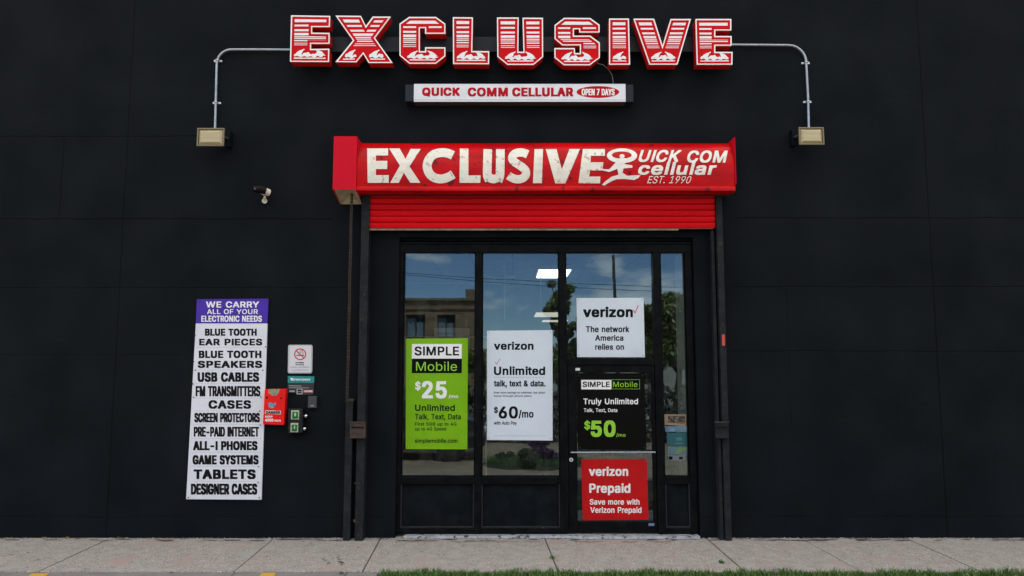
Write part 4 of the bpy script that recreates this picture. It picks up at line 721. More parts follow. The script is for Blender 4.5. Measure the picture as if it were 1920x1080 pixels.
e.build('end_box', M_box, SH)
ii = MB()
xa, xb = bx0+.006, bx1-.006; zi = bz0+.03
ii.add([(xa,-.405,zi),(xb,-.405,zi),(xb,-.01,zback+.005),(xa,-.01,zback+.005),((xa+xb)/2,-.10,zback+.10)], [(0,1,4),(1,2,4),(2,3,4),(3,0,4)])
ii.build('end_box_lining', M_beige, SH)
x2 = W(1379.5,300,-.42).x
zs = [W(1378,256.5,-.42).z, W(1378,343,-.42).z, W(1366,357,-.30).z]
e = MB(); outl = [(-.42, zs[0]), (-.42, zs[1]), (-.33, zs[1]-.085), (-.004, zs[1]-.085), (-.004, zs[0])]
k = len(outl); vs = [(x2-.006, y, z) for y, z in outl]+[(x2, y, z) for y, z in outl]
e.add(vs, [list(range(k)), list(range(2*k-1, k-1, -1))]+[(i, (i+1)%k, (i+1)%k+k, i+k) for i in range(k)])
e.build('end_plate', M_box, SH)
# curtain
CX0, CX1 = W(690,400,-.10).x, W(1340,400,-.10).x
cm = MB(); zc = W(960,428,-.10).z; pitch = (W(960,410,-.1).z-W(960,421.5,-.1).z)
n_s = 9
for i in range(n_s):
    z0 = zc+i*pitch
    pr = [(-.098,0),(-.108,.06),(-.112,.2),(-.120,.5),(-.117,.8),(-.106,.92),(-.090,.95),(-.090,1.0)]
    base = len(cm.v)
    for j, (y, f) in enumerate(pr):
        for x in (CX0, CX1): cm.v.append(Vector((x, y, z0+f*pitch)))
    for j in range(len(pr)-1): cm.f.append([base+2*j, base+2*j+1, base+2*j+3, base+2*j+2])
cm.build('shutter_curtain', M_curt, SH, smooth=True)
bb = MB().box(CX0, W(1338,430,-.12).x, -.125, -.075, zc-.012, zc-.001)
bb.build('bottom_bar', mat('red_edge', (.30,.01,.01), .5, col2=(.05,.03,.02), nscale=9), SH)
MB().box(CX0+.01, W(1272,432,-.12).x, -.122, -.095, zc-.030, zc-.0125).build('bottom_angle', M_tan, SH)
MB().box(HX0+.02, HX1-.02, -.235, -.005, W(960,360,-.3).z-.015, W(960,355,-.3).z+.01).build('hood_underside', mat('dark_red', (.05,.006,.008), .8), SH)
# guide rails
def rail(x0t, x1t, yt, yref=500, yf=-.14, ybk=-.003, name='guide_rail', zbot=0.005):
    a = W(x0t, yref, yf); b = W(x1t, yref, yf); zt_ = W(960, yt, yf).z
    return MB().box(a.x, b.x, yf, ybk, zbot, zt_).build(name, M_post, SH, bevel=.004)
rail(675.5, 690.5, 361, yref=500, yf=-.15)
rail(647.5, 660.5, 750, yref=800, yf=-.15)
rail(1346, 1357.5, 362, yref=500, yf=-.15)
rail(1336.5, 1342.5, 432, yref=560, yf=-.10)
rail(1347.5, 1353.5, 795, yref=880, yf=-.12)
for (x0,y0,x1,y1,yf) in ((656,791,685,822,-.20),(1341,791,1367,822,-.20)):
    lb = MB().rect(x0,y0,x1,y1,yf,-.1505).build('lock_box', M_rust if x0 < 900 else M_post, SH, bevel=.004)
    MB().rect(x0+3,y0+9,x1-3,y0+12,yf-.004,yf-.0005).build('slot', M_ink, lb)
    MB().rect(x0-.5,y0-.5,x1+.5,y0+2,yf-.008,yf-.001).build('lip', M_rust, lb)
MB().rect(1353.5,627,1359.5,648,-.153,-.1505).build('orange_tag', mat('orange_tag', (.50,.06,.03), .5), SH)
for q in ((652,748,663,752),(662,975,668,979),(664,905,668,907)):
    MB().rect(*q, -.155, -.1).build('bracket', M_rust, SH)
# bolts on the rails
bo = MB()
for px_, ys in ((661,(560,620,700,850,900,955,985)),(689,(420,470,545,640,715,840,905,960)),(1351,(520,590,700,760,880,940))):
    for yy in ys:
        xx = 960 + (px_-960)*(1+.00007*(yy-500)); c = W(xx, yy, -.1505)
        if px_ == 661: c = W(649+ (yy-800)*-.01, yy, -.1505)
        if px_ == 661 and yy < 760: continue
        bo.disc((c.x + random.uniform(-.01,.01), c.z), .006, -.155, -.1503, 8)
bo.build('bolts', M_rust, SH)

# pull chain hanging from the end box
cx = W(656.5, 500, -.2)
ct, cbm = zback+.12, W(656,752,-.2).z
ch = MB(); z = ct; i = 0
while z > cbm:
    for s_ in (-1, 1):
        x = cx.x + s_*.009 + (.002*math.sin(z*9)); L_ = .016
        ax = (1,0) if i % 2 == 0 else (0,1)
        ring_ = []
        for q in range(9):
            a = 2*math.pi*q/8; ring_.append(Vector((x+ax[0]*.0065*math.sin(a), -.2+ax[1]*.0065*math.sin(a), z+L_*math.cos(a))))
        ch.tube(ring_, .0042, 4, cap=False)
    z -= .021; i += 1
ch = ch.build('pull_chain', M_rust); tag(ch, 'rusty pull chain hanging below the red end box', 'chain')

# ================================================================ CHANNEL LETTER SIGN
def q1(p): return [(360+a/3.857, b/3.857) for a, b in p]
def q2(p): return [(740+a/4.8, b/4.8) for a, b in p]
def q3(p): return [(1120+a/3.6, b/3.6) for a, b in p]
letters = [
 q1([(718,113),(998,117),(996,195),(868,195),(868,238),(994,240),(994,316),(860,316),(860,356),(992,354),(990,448),(710,446)]),
 q1([(1040,115),(1222,117),(1258,190),(1308,122),(1436,122),(1322,275),(1450,455),(1278,455),(1238,388),(1188,450),(1040,448),(1165,293)]),
 q2([(130,155),(372,155),(455,215),(455,303),(275,303),(275,252),(225,252),(225,463),(275,463),(275,428),(455,428),(455,505),(370,573),(133,573),(45,500),(45,215)]),
 q2([(525,157),(703,159),(697,462),(850,463),(848,577),(527,575)]),
 q2([(922,160),(1115,160),(1112,468),(1160,468),(1152,162),(1333,163),(1335,512),(1250,583),(1015,583),(925,510)]),
 q2([(1525,163),(1760,165),(1843,225),(1843,292),(1662,292),(1662,262),(1612,262),(1612,323),(1760,323),(1845,385),(1845,520),(1755,587),(1525,587),(1440,520),(1438,435),(1620,435),(1622,480),(1668,480),(1668,408),(1510,408),(1440,350),(1440,228)]),
 q3([(80,127),(212,127),(220,436),(80,436)]),
 q3([(245,128),(382,128),(440,310),(495,130),(630,130),(540,436),(352,436)]),
 q3([(663,130),(903,130),(903,205),(795,205),(795,245),(905,245),(905,308),(795,308),(795,352),(912,352),(910,436),(672,436)])]
CS = thing('channel_letter_sign', (W(960,75,-.1).x, -.1, W(960,75,-.1).z), 'big red and white block letters spelling EXCLUSIVE on a dark rail at the top', 'sign')
MB().box(W(560,80,-.10).x, W(1350,80,-.10).x, -.10, -.003, W(960,97,-.1).z, W(960,69,-.1).z).build('mounting_rail', mat('rail_paint', (.010,.013,.018), .45, spec=.2), CS, bevel=.004)
LYF, LYB = -.27, -.115
rw = random.Random(11)
for P_ in letters:
    L_ = MB().px(P_, LYF, LYB).build('letter', M_red_ret, CS)
    i0 = inset(P_, .2); i1 = inset(P_, 1.75); n = len(P_)
    tm = MB()
    a = [W(x, y, LYF-.006) for x, y in i0]; b = [W(x, y, LYF-.006) for x, y in i1]
    a2 = [Vector((p.x, LYF+.012, p.z)) for p in [W(x,y,LYF) for x,y in inset(P_, -.25)]]; a1 = [Vector((p.x, LYF-.006, p.z)) for p in [W(x,y,LYF) for x,y in inset(P_, -.25)]]
    b2 = [Vector((p.x, LYF, p.z)) for p in b]
    base = a1+b+a2+b2
    tm.add(base, [f for i in range(n) for j in [(i+1)%n] for f in ((i,j,n+j,n+i),(i,2*n+i,2*n+j,j),(n+i,n+j,3*n+j,3*n+i))])
    tm.build('white_border', M_trim, L_)
    fi = inset(P_, 1.8); MB().px(fi, LYF-.0012, LYF-.0002).build('face', M_red_sign, L_)
    # stripes
    pi = inset(P_, 6.6); y0 = min(p[1] for p in P_); y1 = max(p[1] for p in P_); H = y1-y0
    ph = MB()
    bands = [(.072,.140),(.195,.232),(.295,.335),(.375,.425),(.447,.462),(.478,.500),(.527,.552),(.588,.602),(.625,.638)]
    if rw.random() < .5: bands[4:6] = [(.447,.470),(.485,.503)]
    for (f0, f1) in bands:
        t0, t1 = y0+H*f0, y0+H*f1
        br = [t0]+sorted(p[1] for p in pi if t0+.15 < p[1] < t1-.15)+[t1]
        for ya, yb_ in zip(br, br[1:]):
            if yb_-ya < .25: continue
            ia, ib = crossings(pi, ya+.06), crossings(pi, yb_-.06)
            if len(ia) != len(ib): ia = ib = crossings(pi, (ya+yb_)/2)
            for (a0, a1_), (b0, b1_) in zip(ia, ib):
                if a1_-a0 < 3 and b1_-b0 < 3: continue
                flat(ph, [(a0,ya),(a1_,ya),(b1_,yb_),(b0,yb_)], [[0,1,2,3]], LYF, lift=.0026)
    # breaking waves at the foot
    yw = y0+H*.86; iv = crossings(pi, yw)
    for (a0, a1_) in iv:
        wd = a1_-a0
        if wd < 5: continue
        N_ = max(8, int(wd*.9)); up, dn = [], []
        for k in range(N_+1):
            f = k/N_; s_ = math.sin(math.pi*f)**.35
            u = .048 + .022*math.sin(f*wd*.30+.6) + .010*math.sin(f*wd*.75)
            d_ = .028 + .016*math.sin(f*wd*.5+1.5) + rw.uniform(-.008,.008)
            up.append((a0+wd*f, yw-H*u*s_)); dn.append((a0+wd*f, yw+H*d_*s_))
        flat(ph, up+dn, [[k, k+1, N_+2+k, N_+1+k] for k in range(N_)], LYF, lift=.0026)
        tops = [(a0+3, 1)] + ([(a1_-3, -1)] if wd > 32 else [])
        for ex, sg in tops:                        # splash crest
            c = [(ex-sg*1,yw-H*.02),(ex+sg*3,yw-H*.075),(ex+sg*8,yw-H*.11),(ex+sg*12.5,yw-H*.125),(ex+sg*16.5,yw-H*.145),(ex+sg*17,yw-H*.128),(ex+sg*14,yw-H*.10),(ex+sg*12,yw-H*.05),(ex+sg*11,yw-H*.01)]
            if sg < 0: c = [(x-0, y) for x, y in c]
            if wd > 14: flat(ph, c, [list(range(len(c)))], LYF, lift=.0030)
        ya, yb_ = y0+H*.905, y0+H*.93
        pa, pb = crossings(pi, ya), crossings(pi, min(yb_, max(p[1] for p in pi)-.05))
        for (c0, c1_) in pa:
            if c0 < a1_ and c1_ > a0 and len(pb):
                N_ = 8; up = [(c0+(c1_-c0)*k/N_, ya+rw.uniform(-.3,.5)) for k in range(N_+1)]; dn = [(c0+(c1_-c0)*k/N_, yb_) for k in range(N_+1)]
                flat(ph, up+dn, [[k, k+1, N_+2+k, N_+1+k] for k in range(N_)], LYF, lift=.0024)
    ph.build('stripes', M_pat, L_)
# cable from the letters to the light box
cb = MB().tube([W(1120,119,-.12), W(1130,121,-.08), W(1141,130,-.06), W(1148,142,-.07), W(1150,157,-.09)], .005, 6).build('cable', mat('grey_cable', (.22,.22,.22), .6), smooth=True)
tag(cb, 'short grey cable from the red letters down to the white light box', 'cable')

# ================================================================ LIGHT BOX
LB = thing('light_box_sign', (W(975,175,-.1).x, -.08, W(975,190,-.1).z), 'long narrow white light box reading QUICK COMM CELLULAR', 'sign')
M_navy = mat('navy_cap', (.010,.015,.024), .45, spec=.2)
MB().rect(760,158.5,775.8,190, -.165,-.002).build('end_cap', M_navy, LB, bevel=.004); MB().rect(1173.8,158.5,1188,191, -.165,-.002).build('end_cap', M_navy, LB, bevel=.004)
MB().rect(776,157,1173.5,191, -.155,-.002).build('housing', mat('box_body', (.05,.05,.055), .5), LB)
MB().rect(776.2,157.3,1173.3,187, -.168,-.1555).build('face', M_lbox, LB, bevel=.002)
MB().rect(776,187.6,1173.5,190.6, -.170,-.1552).build('bottom_trim', M_plate, LB)
t_ = MB()
text(t_, 'QUICK', 791.4,164,862.4,181.1, -.168, bold=.06); text(t_, 'COMM', 877,164,952.5,181.1, -.168, bold=.055)
text(t_, 'CELLULAR', 960.3,164,1074.9,181.1, -.168, bold=.06); t_.build('lettering', M_txr, LB)
c = W(1121,172.5,-.168); r_ = W(1161,172.5,-.168)
ov = MB().disc((c.x,c.z), (W(1121,161.5,-.168).z-c.z), -.170, -.1682, 40, rx=r_.x-c.x).build('oval', M_txr, LB)
t_ = MB(); text(t_, 'OPEN 7 DAYS', 1090.5,166.4,1152.5,178.9, -.170, bold=.035); t_.build('oval_lettering', M_wink, ov)

# ================================================================ FLOODLIGHTS AND CONDUITS
M_lamp = mat('bronze_housing', (.10,.085,.055), .4, metal=.5)
def lens_mat():
    m = mat('lamp_lens', (.42,.345,.18), .28, col2=(.34,.28,.15), nscale=6, coat=.4, stretch=(.3,1,3)); return m
M_lens = lens_mat()
def flood(px, py, wpx, hpx, side, label):
    c = W(px, py, -.22)
    T = thing('floodlight', c, label, 'floodlight', 'floodlights flanking the sign')
    a = W(px-wpx/2, py-hpx/2, -.30); b = W(px+wpx/2, py+hpx/2, -.30)
    x0, x1, z1, z0 = a.x, b.x, a.z, b.z
    sk = .012*side
    def fr(x0,x1,z0,z1,y,x2,x3,z2,z3,y2):
        return [(x0,y,z0),(x1,y,z0),(x1,y,z1),(x0,y,z1),(x2,y2,z2),(x3,y2,z2),(x3,y2,z3),(x2,y2,z3)]
    F_ = [(0,1,5,4),(1,2,6,5),(2,3,7,6),(3,0,4,7),(4,5,6,7)]
    MB().add(fr(x0,x1,z0,z1,-.285,x0+.07,x1-.07,z0+.05,z1-.04,-.12), F_+[(3,2,1,0)]).build('housing', M_lamp, T, bevel=.006)
    # rim
    rm = MB(); k = .020
    rm.box(x0,x1,-.305,-.2855,z1-k,z1).box(x0,x1,-.305,-.2855,z0,z0+k).box(x0,x0+k,-.305,-.2855,z0+k+.001,z1-k-.001).box(x1-k,x1,-.305,-.2855,z0+k+.001,z1-k-.001)
    rm.build('rim', mat('gold_rim', (.17,.14,.085), .35, metal=.4), T, bevel=.004)
    MB().add(fr(x0+k,x1-k,z0+k,z1-k,-.286,x0+k+.035,x1-k-.035,z0+k+.03,z1-k-.03,-.315), F_).build('lens', M_lens, T, bevel=.004)
    xs = (x1+.02 if side > 0 else x0-.02)
    p = W(px, py+2, -.1)
    ax = W(px+side*(wpx/2+9), py+4, -.06)
    MB().box(ax.x-.035, ax.x+.035, -.10, -.002, ax.z-.11, ax.z+.11).build('junction_box', M_black, T, bevel=.005)
    MB().tube([Vector((ax.x,-.10,ax.z)), Vector((ax.x-side*.02,-.16,ax.z)), Vector((c.x+side*.04,-.17,c.z))], .018, 8).build('knuckle', M_lamp, T, smooth=True)
    return T
flood(395,257,50,34, 1, 'beige lensed floodlight left of the red shutter hood, at the foot of the left conduit')
flood(1521.5,255,49,33, -1, 'beige lensed floodlight right of the red shutter hood, at the foot of the right conduit')
def conduit(pts, label, straps):
    T = thing('conduit', W(*pts[0], -.04), label, 'conduit', 'metal conduits feeding the floodlights')
    MB().tube([W(a, b, -.04) for a, b in pts], .0165, 12).build('pipe', M_galv, T, smooth=True)
    for (a, b) in straps:
        c = W(a, b, -.04); MB().box(c.x-.055, c.x+.055, -.018, -.001, c.z-.012, c.z+.012).tube([(c.x-.023,-.02,c.z),(c.x-.02,-.058,c.z),(c.x,-.064,c.z),(c.x+.02,-.058,c.z),(c.x+.023,-.02,c.z)], .006, 6).build('strap', M_plate, T, bevel=.002)
def arc(cx_, cy_, rx, ry, a0, a1, n=10): return [(cx_+rx*math.cos(R(a0+(a1-a0)*i/n)), cy_+ry*math.sin(R(a0+(a1-a0)*i/n))) for i in range(n+1)]
conduit([(403.3,245),(405,180),(406.5,121)] + arc(434.5,121,28,28,180,270) + [(480,93),(546,93.5)], 'grey metal conduit bending from the letter E to the left floodlight', [(407.3,113),(405.2,192)])
conduit([(1516.5,246),(1514.8,180),(1511.5,118)] + arc(1478,118,33.5,33,0,-90)+[(1430,84.5),(1368,84)], 'pale metal conduit bending from the last letter E to the right floodlight', [(1511.8,117),(1515.2,190)])

# ================================================================ SECURITY CAMERA
c = W(495,366,-.12)
SC = thing('security_camera', c, 'small white and black security camera on the black wall left of the shutter', 'camera')
def sc(a, b, Y): return W(460+a/18, 330+b/18, Y)
MB().tube([sc(650,840,-.002), sc(650,840,-.05)], [.036,.034], 16).tube([sc(650,830,-.045), sc(655,700,-.10)], .016, 10).build('bracket', mat('camera_white', (.66,.60,.50), .4), SC, smooth=True)
MB().tube([sc(800,560,-.07), sc(640,520,-.12), sc(500,470,-.17)], [.046,.052,.044], 20).build('body', mat('camera_cream', (.74,.68,.58), .35), SC, smooth=True)
MB().tube([sc(690,500,-.155), sc(500,450,-.19), sc(240,430,-.24)], [.050,.054,.040], 20).build('lens_hood', M_ink, SC, smooth=True)
MB().ball(sc(330,440,-.26), .018, 12).build('lens', mat('lens_glass', (.05,.04,.035), .1), SC, smooth=True)

# ================================================================ PRICE LIST BOARD
c = W(425,750,-.02)
BD = thing('product_list_board', (c.x,-.01,W(425,937,-.01).z), 'tall narrow white board listing products under a purple heading', 'sign')
MB().px([(367.2,606.5),(501.3,606.5),(490,937),(349,936)], -.022, -.002).build('panel', M_white, BD)
MB().px([(369,561),(503.2,560),(501.3,606.2),(367.2,606.2)], -.024, -.002).build('heading_panel', M_purple, BD)
t_ = MB()
for s, a, b, c_, d in (('WE CARRY',386.3,565.2,485.8,576.8),('ALL OF YOUR',388.2,579.7,483.5,588.9),('ELECTRONIC NEEDS',377.5,591.8,491,603.5)):
    text(t_, s, a, b, c_, d, -.024, bold=.032 if s != 'ALL OF YOUR' else .02)
t_.build('heading_lettering', M_wink, BD)
t_ = MB()
rows_ = [('BLUE TOOTH',384.3,616.1,481.4,629.7,.055),('EAR PIECES',373.4,635,491.7,647.8,.055),('BLUE TOOTH',372.7,657.3,490.1,671.5,.055),('SPEAKERS',370.7,676.4,491.7,690,.06),
 ('USB CABLES',370.5,697.8,485.8,716.2,.052),('FM TRANSMITTERS',366.8,723.6,488.2,743.5,.04),('CASES',390.9,750.3,470.7,766.6,.055),('SCREEN PROTECTORS',364.3,774,487.2,792.1,.045),
 ('PRE-PAID INTERNET',363.3,800.3,485.8,818.7,.04),('ALL-I PHONES',362,826.9,482.9,844.4,.052),('GAME SYSTEMS',361,853.2,484.9,871.2,.05),('TABLETS',362.9,880,479.4,898.5,.06),('DESIGNER CASES',357.9,906.6,482.3,927.6,.045)]
for s, a, b, c_, d, bo_ in rows_: text(t_, s, a, b, c_, d, -.022, bold=bo_)
t_.build('lettering', M_ink, BD)
sc_ = MB()
for a, b in ((373,564),(499,563),(366,628),(498,650),(363,678),(493,694),(366,694),(362,720),(489,744),(487,771),(363,745),(488,797),(485,875),(353,933),(486,933),(484,905)):
    p = W(a, b, -.025); sc_.disc((p.x,p.z), .008, -.029, -.021, 8)
sc_.build('screws', M_rust, BD)
# folds between the pasted rows
fd = MB()
for y_ in (651,693.5,719,746,770,796,822,848,874,902):
    f_ = (y_-606)/330; a = 368-f_*18; b = 501-f_*11
    fd.px([(a+4,y_),(b-4,y_),(b-4,y_+.7),(a+4,y_+.7)], -.0226, -.0221)
fd.build('row_edges', mat('faded_edge', (.50,.51,.54), .5), BD)

# ================================================================ SMALL WALL FITTINGS
NS = thing('no_smoking_sign', W(563,673,-.01), 'small white metal no smoking sign with a red ring', 'sign')
MB().px([(542,646.5),(584,646.5),(586,649),(585.3,697),(583,700),(541.5,700),(539.5,697.5),(540.3,649)], -.012, -.002).build('plate', mat('sign_edge', (.45,.46,.47), .4), NS)
MB().px([(544,648.5),(582.5,648.5),(583.3,650),(582.6,696),(581.5,697.6),(543.5,697.6),(542,696),(543,650)], -.014, -.0122).build('face', mat('sign_face', (.60,.61,.64), .4), NS)
m = MB(); n = 28; cc = (562.8, 664.2)
flat(m, [(cc[0]+11.4*math.cos(2*math.pi*k/n), cc[1]+11.2*math.sin(2*math.pi*k/n)) for k in range(n)]+[(cc[0]+9.2*math.cos(2*math.pi*k/n), cc[1]+9*math.sin(2*math.pi*k/n)) for k in range(n)], [[k,(k+1)%n,n+(k+1)%n,n+k] for k in range(n)], -.014, lift=.0012)
P_, f_ = stroke([(555.5,657.5),(570,671)], 2); flat(m, P_, f_, -.014, lift=.0016)
m.build('ring', M_rink, NS)
m = MB(); P_, f_ = stroke([(555.5,666.2),(570,666.2)], 1.6); flat(m, P_, f_, -.014, lift=.0008)
for q in ([(560,664),(559,661),(562,660),(565,661),(564,659)],[(567,664),(569,662),(567,660),(568,657.5),(563,657)]):
    P_, f_ = stroke(q, .7); flat(m, P_, f_, -.014, lift=.0008)
text(m, 'No Smoking', 554.5,678.5,569.5,681.6, -.014, bold=.04); text(m, 'Smoking', 554,682.2,569.5,685.2, -.014, bold=.04)
text(m, 'smoking is not permitted here', 544.5,687,580,689.8, -.014, bold=.01); text(m, 'it is prohibited by law', 546,692.5,577.5,695, -.014, bold=.01)
m.build('lettering', M_ink, NS)

CSN = thing('payment_sticker_sign', W(564,722,-.01), 'small teal topped notice above dark sticker labels, below the no smoking sign', 'sign')
MB().px([(539.6,705),(589.4,705.8),(588.8,718.2),(539.6,717.6)], -.010, -.002).build('teal_panel', mat('teal_panel', (.004,.22,.22), .4), CSN)
MB().px([(539.6,718),(588.6,718.6),(587.6,740),(539.6,741)], -.008, -.002).build('lower_panel', mat('lower_panel', (.020,.020,.022), .4), CSN)
m = MB(); text(m, 'Greenspace', 547.5,709,582,714.5, -.010, bold=.03, shear=.1)
P_ = [(543.8,708.8),(548.5,708.8),(549.5,712.8),(546.6,713.8)]; flat(m, P_, [[0,1,2,3]], -.010)
m.build('lettering', M_wink, CSN)
m = MB(); P_, f_ = stroke([(541.5,723.4),(565,723.8)], 1.3); flat(m, P_, f_, -.008); P_, f_ = stroke([(541.5,727),(579,727.4)], 1); flat(m, P_, f_, -.008)
flat(m, [(543,732),(552,732),(553,735),(542,735)], [[0,1,2,3]], -.008)
m.build('small_print', M_grey, CSN)
m = MB(); m.rect(556.3,729,567,739.2,-.0095,-.0085).build('white_square', mat('pale_square', (.34,.34,.34), .4), CSN)
MB().rect(558,730.5,565.4,734,-.011,-.0098).rect(558,735.2,565.4,737.6,-.011,-.0098).build('square_print', M_ink, CSN)
MB().rect(569,731.2,586.8,736,-.0095,-.0085).build('pink_label', mat('pink_label', (.50,.14,.15), .4), CSN)
m = MB(); text(m, 'ATM INSIDE', 570.5,732.2,585,735, -.0095, bold=.02); m.build('label_print', M_wink, CSN)
MB().rect(540.5,736,556,740.8,-.0092,-.0083).build('black_label', M_pblack, CSN)

PQ = MB().rect(577.6,743,593.3,765,-.05,-.002).build('wall_plate', mat('dark_plate', (.038,.041,.044), .45), bevel=.004)
tag(PQ, 'small blank dark grey box right of the teal topped notice', 'wall box')
q = MB().rect(582,760,588.5,761.6,-.0515,-.0502).build('tiny_label', M_grey, None); q.parent = PQ

RB = thing('red_wall_box', W(514,763,-.05), 'bright red metal box with worn picture stickers beside the product board', 'box')
MB().px([(496.2,730),(536,729.2),(532,797),(492.8,795.5)], -.09, -.002).build('box', mat('box_bright_red', (.80,.008,.008), .4, spec=.2, col2=(.68,.007,.006), nscale=9), RB, bevel=.004)
def rb(p): return [(480+a/5.4, 630+b/5.4) for a, b in p]
m1 = MB(); m1.px(rb([(130,538),(242,536),(228,580),(205,602),(165,606),(140,590),(122,572)]), -.092,-.0902); m1.build('grey_sticker', mat('sticker_grey', (.22,.24,.18), .5, col2=(.42,.28,.06), nscale=45, nlo=.5, nhi=.6, spots=[((.05,.07,.08), 40, .6)]), RB)
m1 = MB(); m1.px(rb([(120,680),(150,672),(165,684),(205,672),(198,700),(182,728),(150,732),(125,715)]), -.092,-.0902); m1.build('blue_sticker', mat('sticker_blue', (.18,.34,.46), .5, col2=(.08,.16,.24), nscale=40, spots=[((.02,.02,.03), 30, .62)]), RB)
m1 = MB(); m1.px(rb([(92,752),(253,757),(250,794),(90,790)]), -.092,-.0902); m1.build('white_strip', mat('worn_white', (.60,.55,.50), .5, col2=(.30,.05,.05), nscale=60, nlo=.5, nhi=.65), RB)
m1 = MB(); text(m1, 'DANGER', 499,770.8,525,776, -.092, bold=.05); m1.build('strip_lettering', M_ink, RB)
m1 = MB(); text(m1, 'KEEP', 497.2,779.5,511,783, -.0903, bold=.05); text(m1, '4000', 497,785,512.5,790.5, -.0903, bold=.05); text(m1, 'VOLTS', 514,787,526.5,790.5, -.0903, bold=.05); m1.build('lettering', M_wink, RB)
m1 = MB(); p = W(500.5,745.5,-.0905); m1.disc((p.x,p.z),.013,-.096,-.0902,12); p = W(527,746.5,-.0905); m1.disc((p.x,p.z),.009,-.096,-.0902,12)
m1.build('holes', M_ink, RB)

KS = thing('key_switch_box', W(555,790,-.05), 'black double key switch box with two green lit windows and silver knobs', 'switch')
MB().px([(540,766),(567,767),(567,811),(540,812)], -.085, -.002).build('box', M_post, KS, bevel=.004)
MB().px([(567.4,767.5),(570,769),(570,810),(567.4,811)], -.06, -.002).build('side_flange', M_frame, KS)
for (a,b,c_,d) in ((546,769,560.5,786.5),(545,793,558.7,810.3)):
    k = MB().rect(a,b,c_,d,-.09,-.0852).build('switch_plate', mat('switch_cream', (.46,.42,.33), .5, col2=(.2,.3,.15), nscale=60, nlo=.5, nhi=.6), KS)
    g_ = MB().rect(a+2.2,b+3.4,c_-2,d-1.6,-.093,-.0902).build('green_window', mat('switch_green', (.006,.11,.02), .25), k)
    MB().rect(a+6,b+5,c_-5.5,d-6,-.0955,-.0932).build('glow_mark', mat('switch_pale', (.25,.60,.35), .3), k)
for (a,b) in ((574.5,780),(572,804)):
    p = W(a,b,-.06); 
    k = MB().tube([(p.x-.05,-.05,p.z),(p.x-.01,-.06,p.z)], .012, 8).ball((p.x,-.065,p.z), .026, 14).build('knob', mat('chrome', (.6,.6,.6), .18, metal=1), KS, smooth=True)
    MB().tube([(p.x+.012,-.06,p.z-.01),(p.x+.028,-.06,p.z-.012)], .030, 12).build('knob_collar', M_pblack, k, smooth=True)

# ================================================================ POSTERS (taped to the outside of the glass)
PY = GL-.006
M_pin = mat('eyelet_metal', (.12,.12,.12), .4)
def poster(corners, m_, label, Y=PY):
    cx_ = sum(p[0] for p in corners)/4; by_ = max(p[1] for p in corners)
    T = thing('poster', W(cx_, by_, Y), label, 'poster', 'phone plan posters on the shop front')
    MB().px(corners, Y, Y+.004).build('sheet', m_, T)
    q_ = inset(corners, 3.6)
    for a_, b_ in q_:
        p = W(a_, b_, Y); MB().disc((p.x, p.z), .005, Y-.004, Y-.0003, 8).build('eyelet', M_pin, T)
    return T
def write(T, m_, items, Y=PY, name='lettering', **kw):
    t_ = MB()
    for it in items:
        s, a, b, c_, d = it[:5]; text(t_, s, a, b, c_, d, Y, bold=it[5] if len(it) > 5 else .025)
    return t_.build(name, m_, T)
T = poster([(761,635),(877.3,634),(876.3,842.5),(760.6,842)], M_green, 'lime green poster showing $25, in the left window')
MB().rect(772.4,644.9,865.8,672.2,PY-.002,PY-.0005).build('white_band', M_wink, T); MB().rect(772.4,672.7,865.8,699.6,PY-.002,PY-.0005).build('black_band', M_pblack, T)
write(T, M_ink, [('SIMPLE',777.3,649.6,860.7,666.7,.028)], PY-.002, 'band_lettering'); write(T, M_gink, [('Mobile',780,677.8,857,695.6,.004)], PY-.002, 'green_lettering')
write(T, M_wink, [('$',778.2,714.4,788.9,732.7,.03),('25',791,714.4,837.8,747.3,.036),('/mo',841,739.6,859.3,747.3,.02)], name='price')
write(T, M_ink, [('Unlimited',778.2,758.2,852.9,770.7,.03),('Talk, Text, Data',778.2,775.8,864,788.6,.022),('First 5GB up to 4G',778.2,791.8,856,799.6,.018),('up to 4G Speed',778.2,801.1,836.7,808.8,.018),('simplemobile.com',777.8,822.2,857.8,832.2,.022)])
T = poster([(913,620),(1036,619),(1036.2,826),(913,825)], M_pwhite, 'tall white poster showing $60, in the second window')
write(T, M_ink, [('verizon',926.2,640.7,1000.4,656,.04),('Unlimited',926.2,686.7,1022.2,703.3,.038),('talk, text & data.',926.2,712.8,1022.9,727,.032),
  ('Even more savings on unlimited. Ask about',926.2,734,1021.8,738.9,.015),('home through phone plans',926.2,740.4,996.7,745,.015),('$',926.2,762.2,933.6,775.5,.03),('60',935.1,761.8,971.1,784.9,.035),('/mo',972.2,768.5,1000.4,785,.028),('with Auto Pay',926.2,789.6,968.9,798,.018)])
def tick(T, x0, y0, x1, y1, wd, m_):
    t_ = MB(); P_, f_ = stroke([(x0, y0+(y1-y0)*.62), (x0+(x1-x0)*.33, y1), (x1, y0)], wd); flat(t_, P_, f_, PY); return t_.build('tick', m_, T)
tick(T, 928,672.5,937.8,683,1.1, mat('pale_red_ink', (.50,.14,.12), .4)); 
t_ = MB(); P_, f_ = stroke([(926,707.4),(1022,707.6)], .5); flat(t_, P_, f_, PY); P_, f_ = stroke([(926,817.2),(1022,817.2)], .5); flat(t_, P_, f_, PY); t_.build('rule', M_grey, T)
T = poster([(1081,558.9),(1206.7,558.4),(1209.3,669.8),(1082.2,669.6)], M_pwhite, 'square white poster above the door reading The network America relies on')
write(T, M_ink, [('verizon',1093.3,575,1186.7,595,.046),('The network',1098.4,611.5,1180,623,.03),('America',1116,628,1168.9,639,.03),('relies on',1116,644.5,1170,655.8,.03)])
tick(T, 1187.5,572.7,1197,586.7,1.5, M_rink)
DY = .125
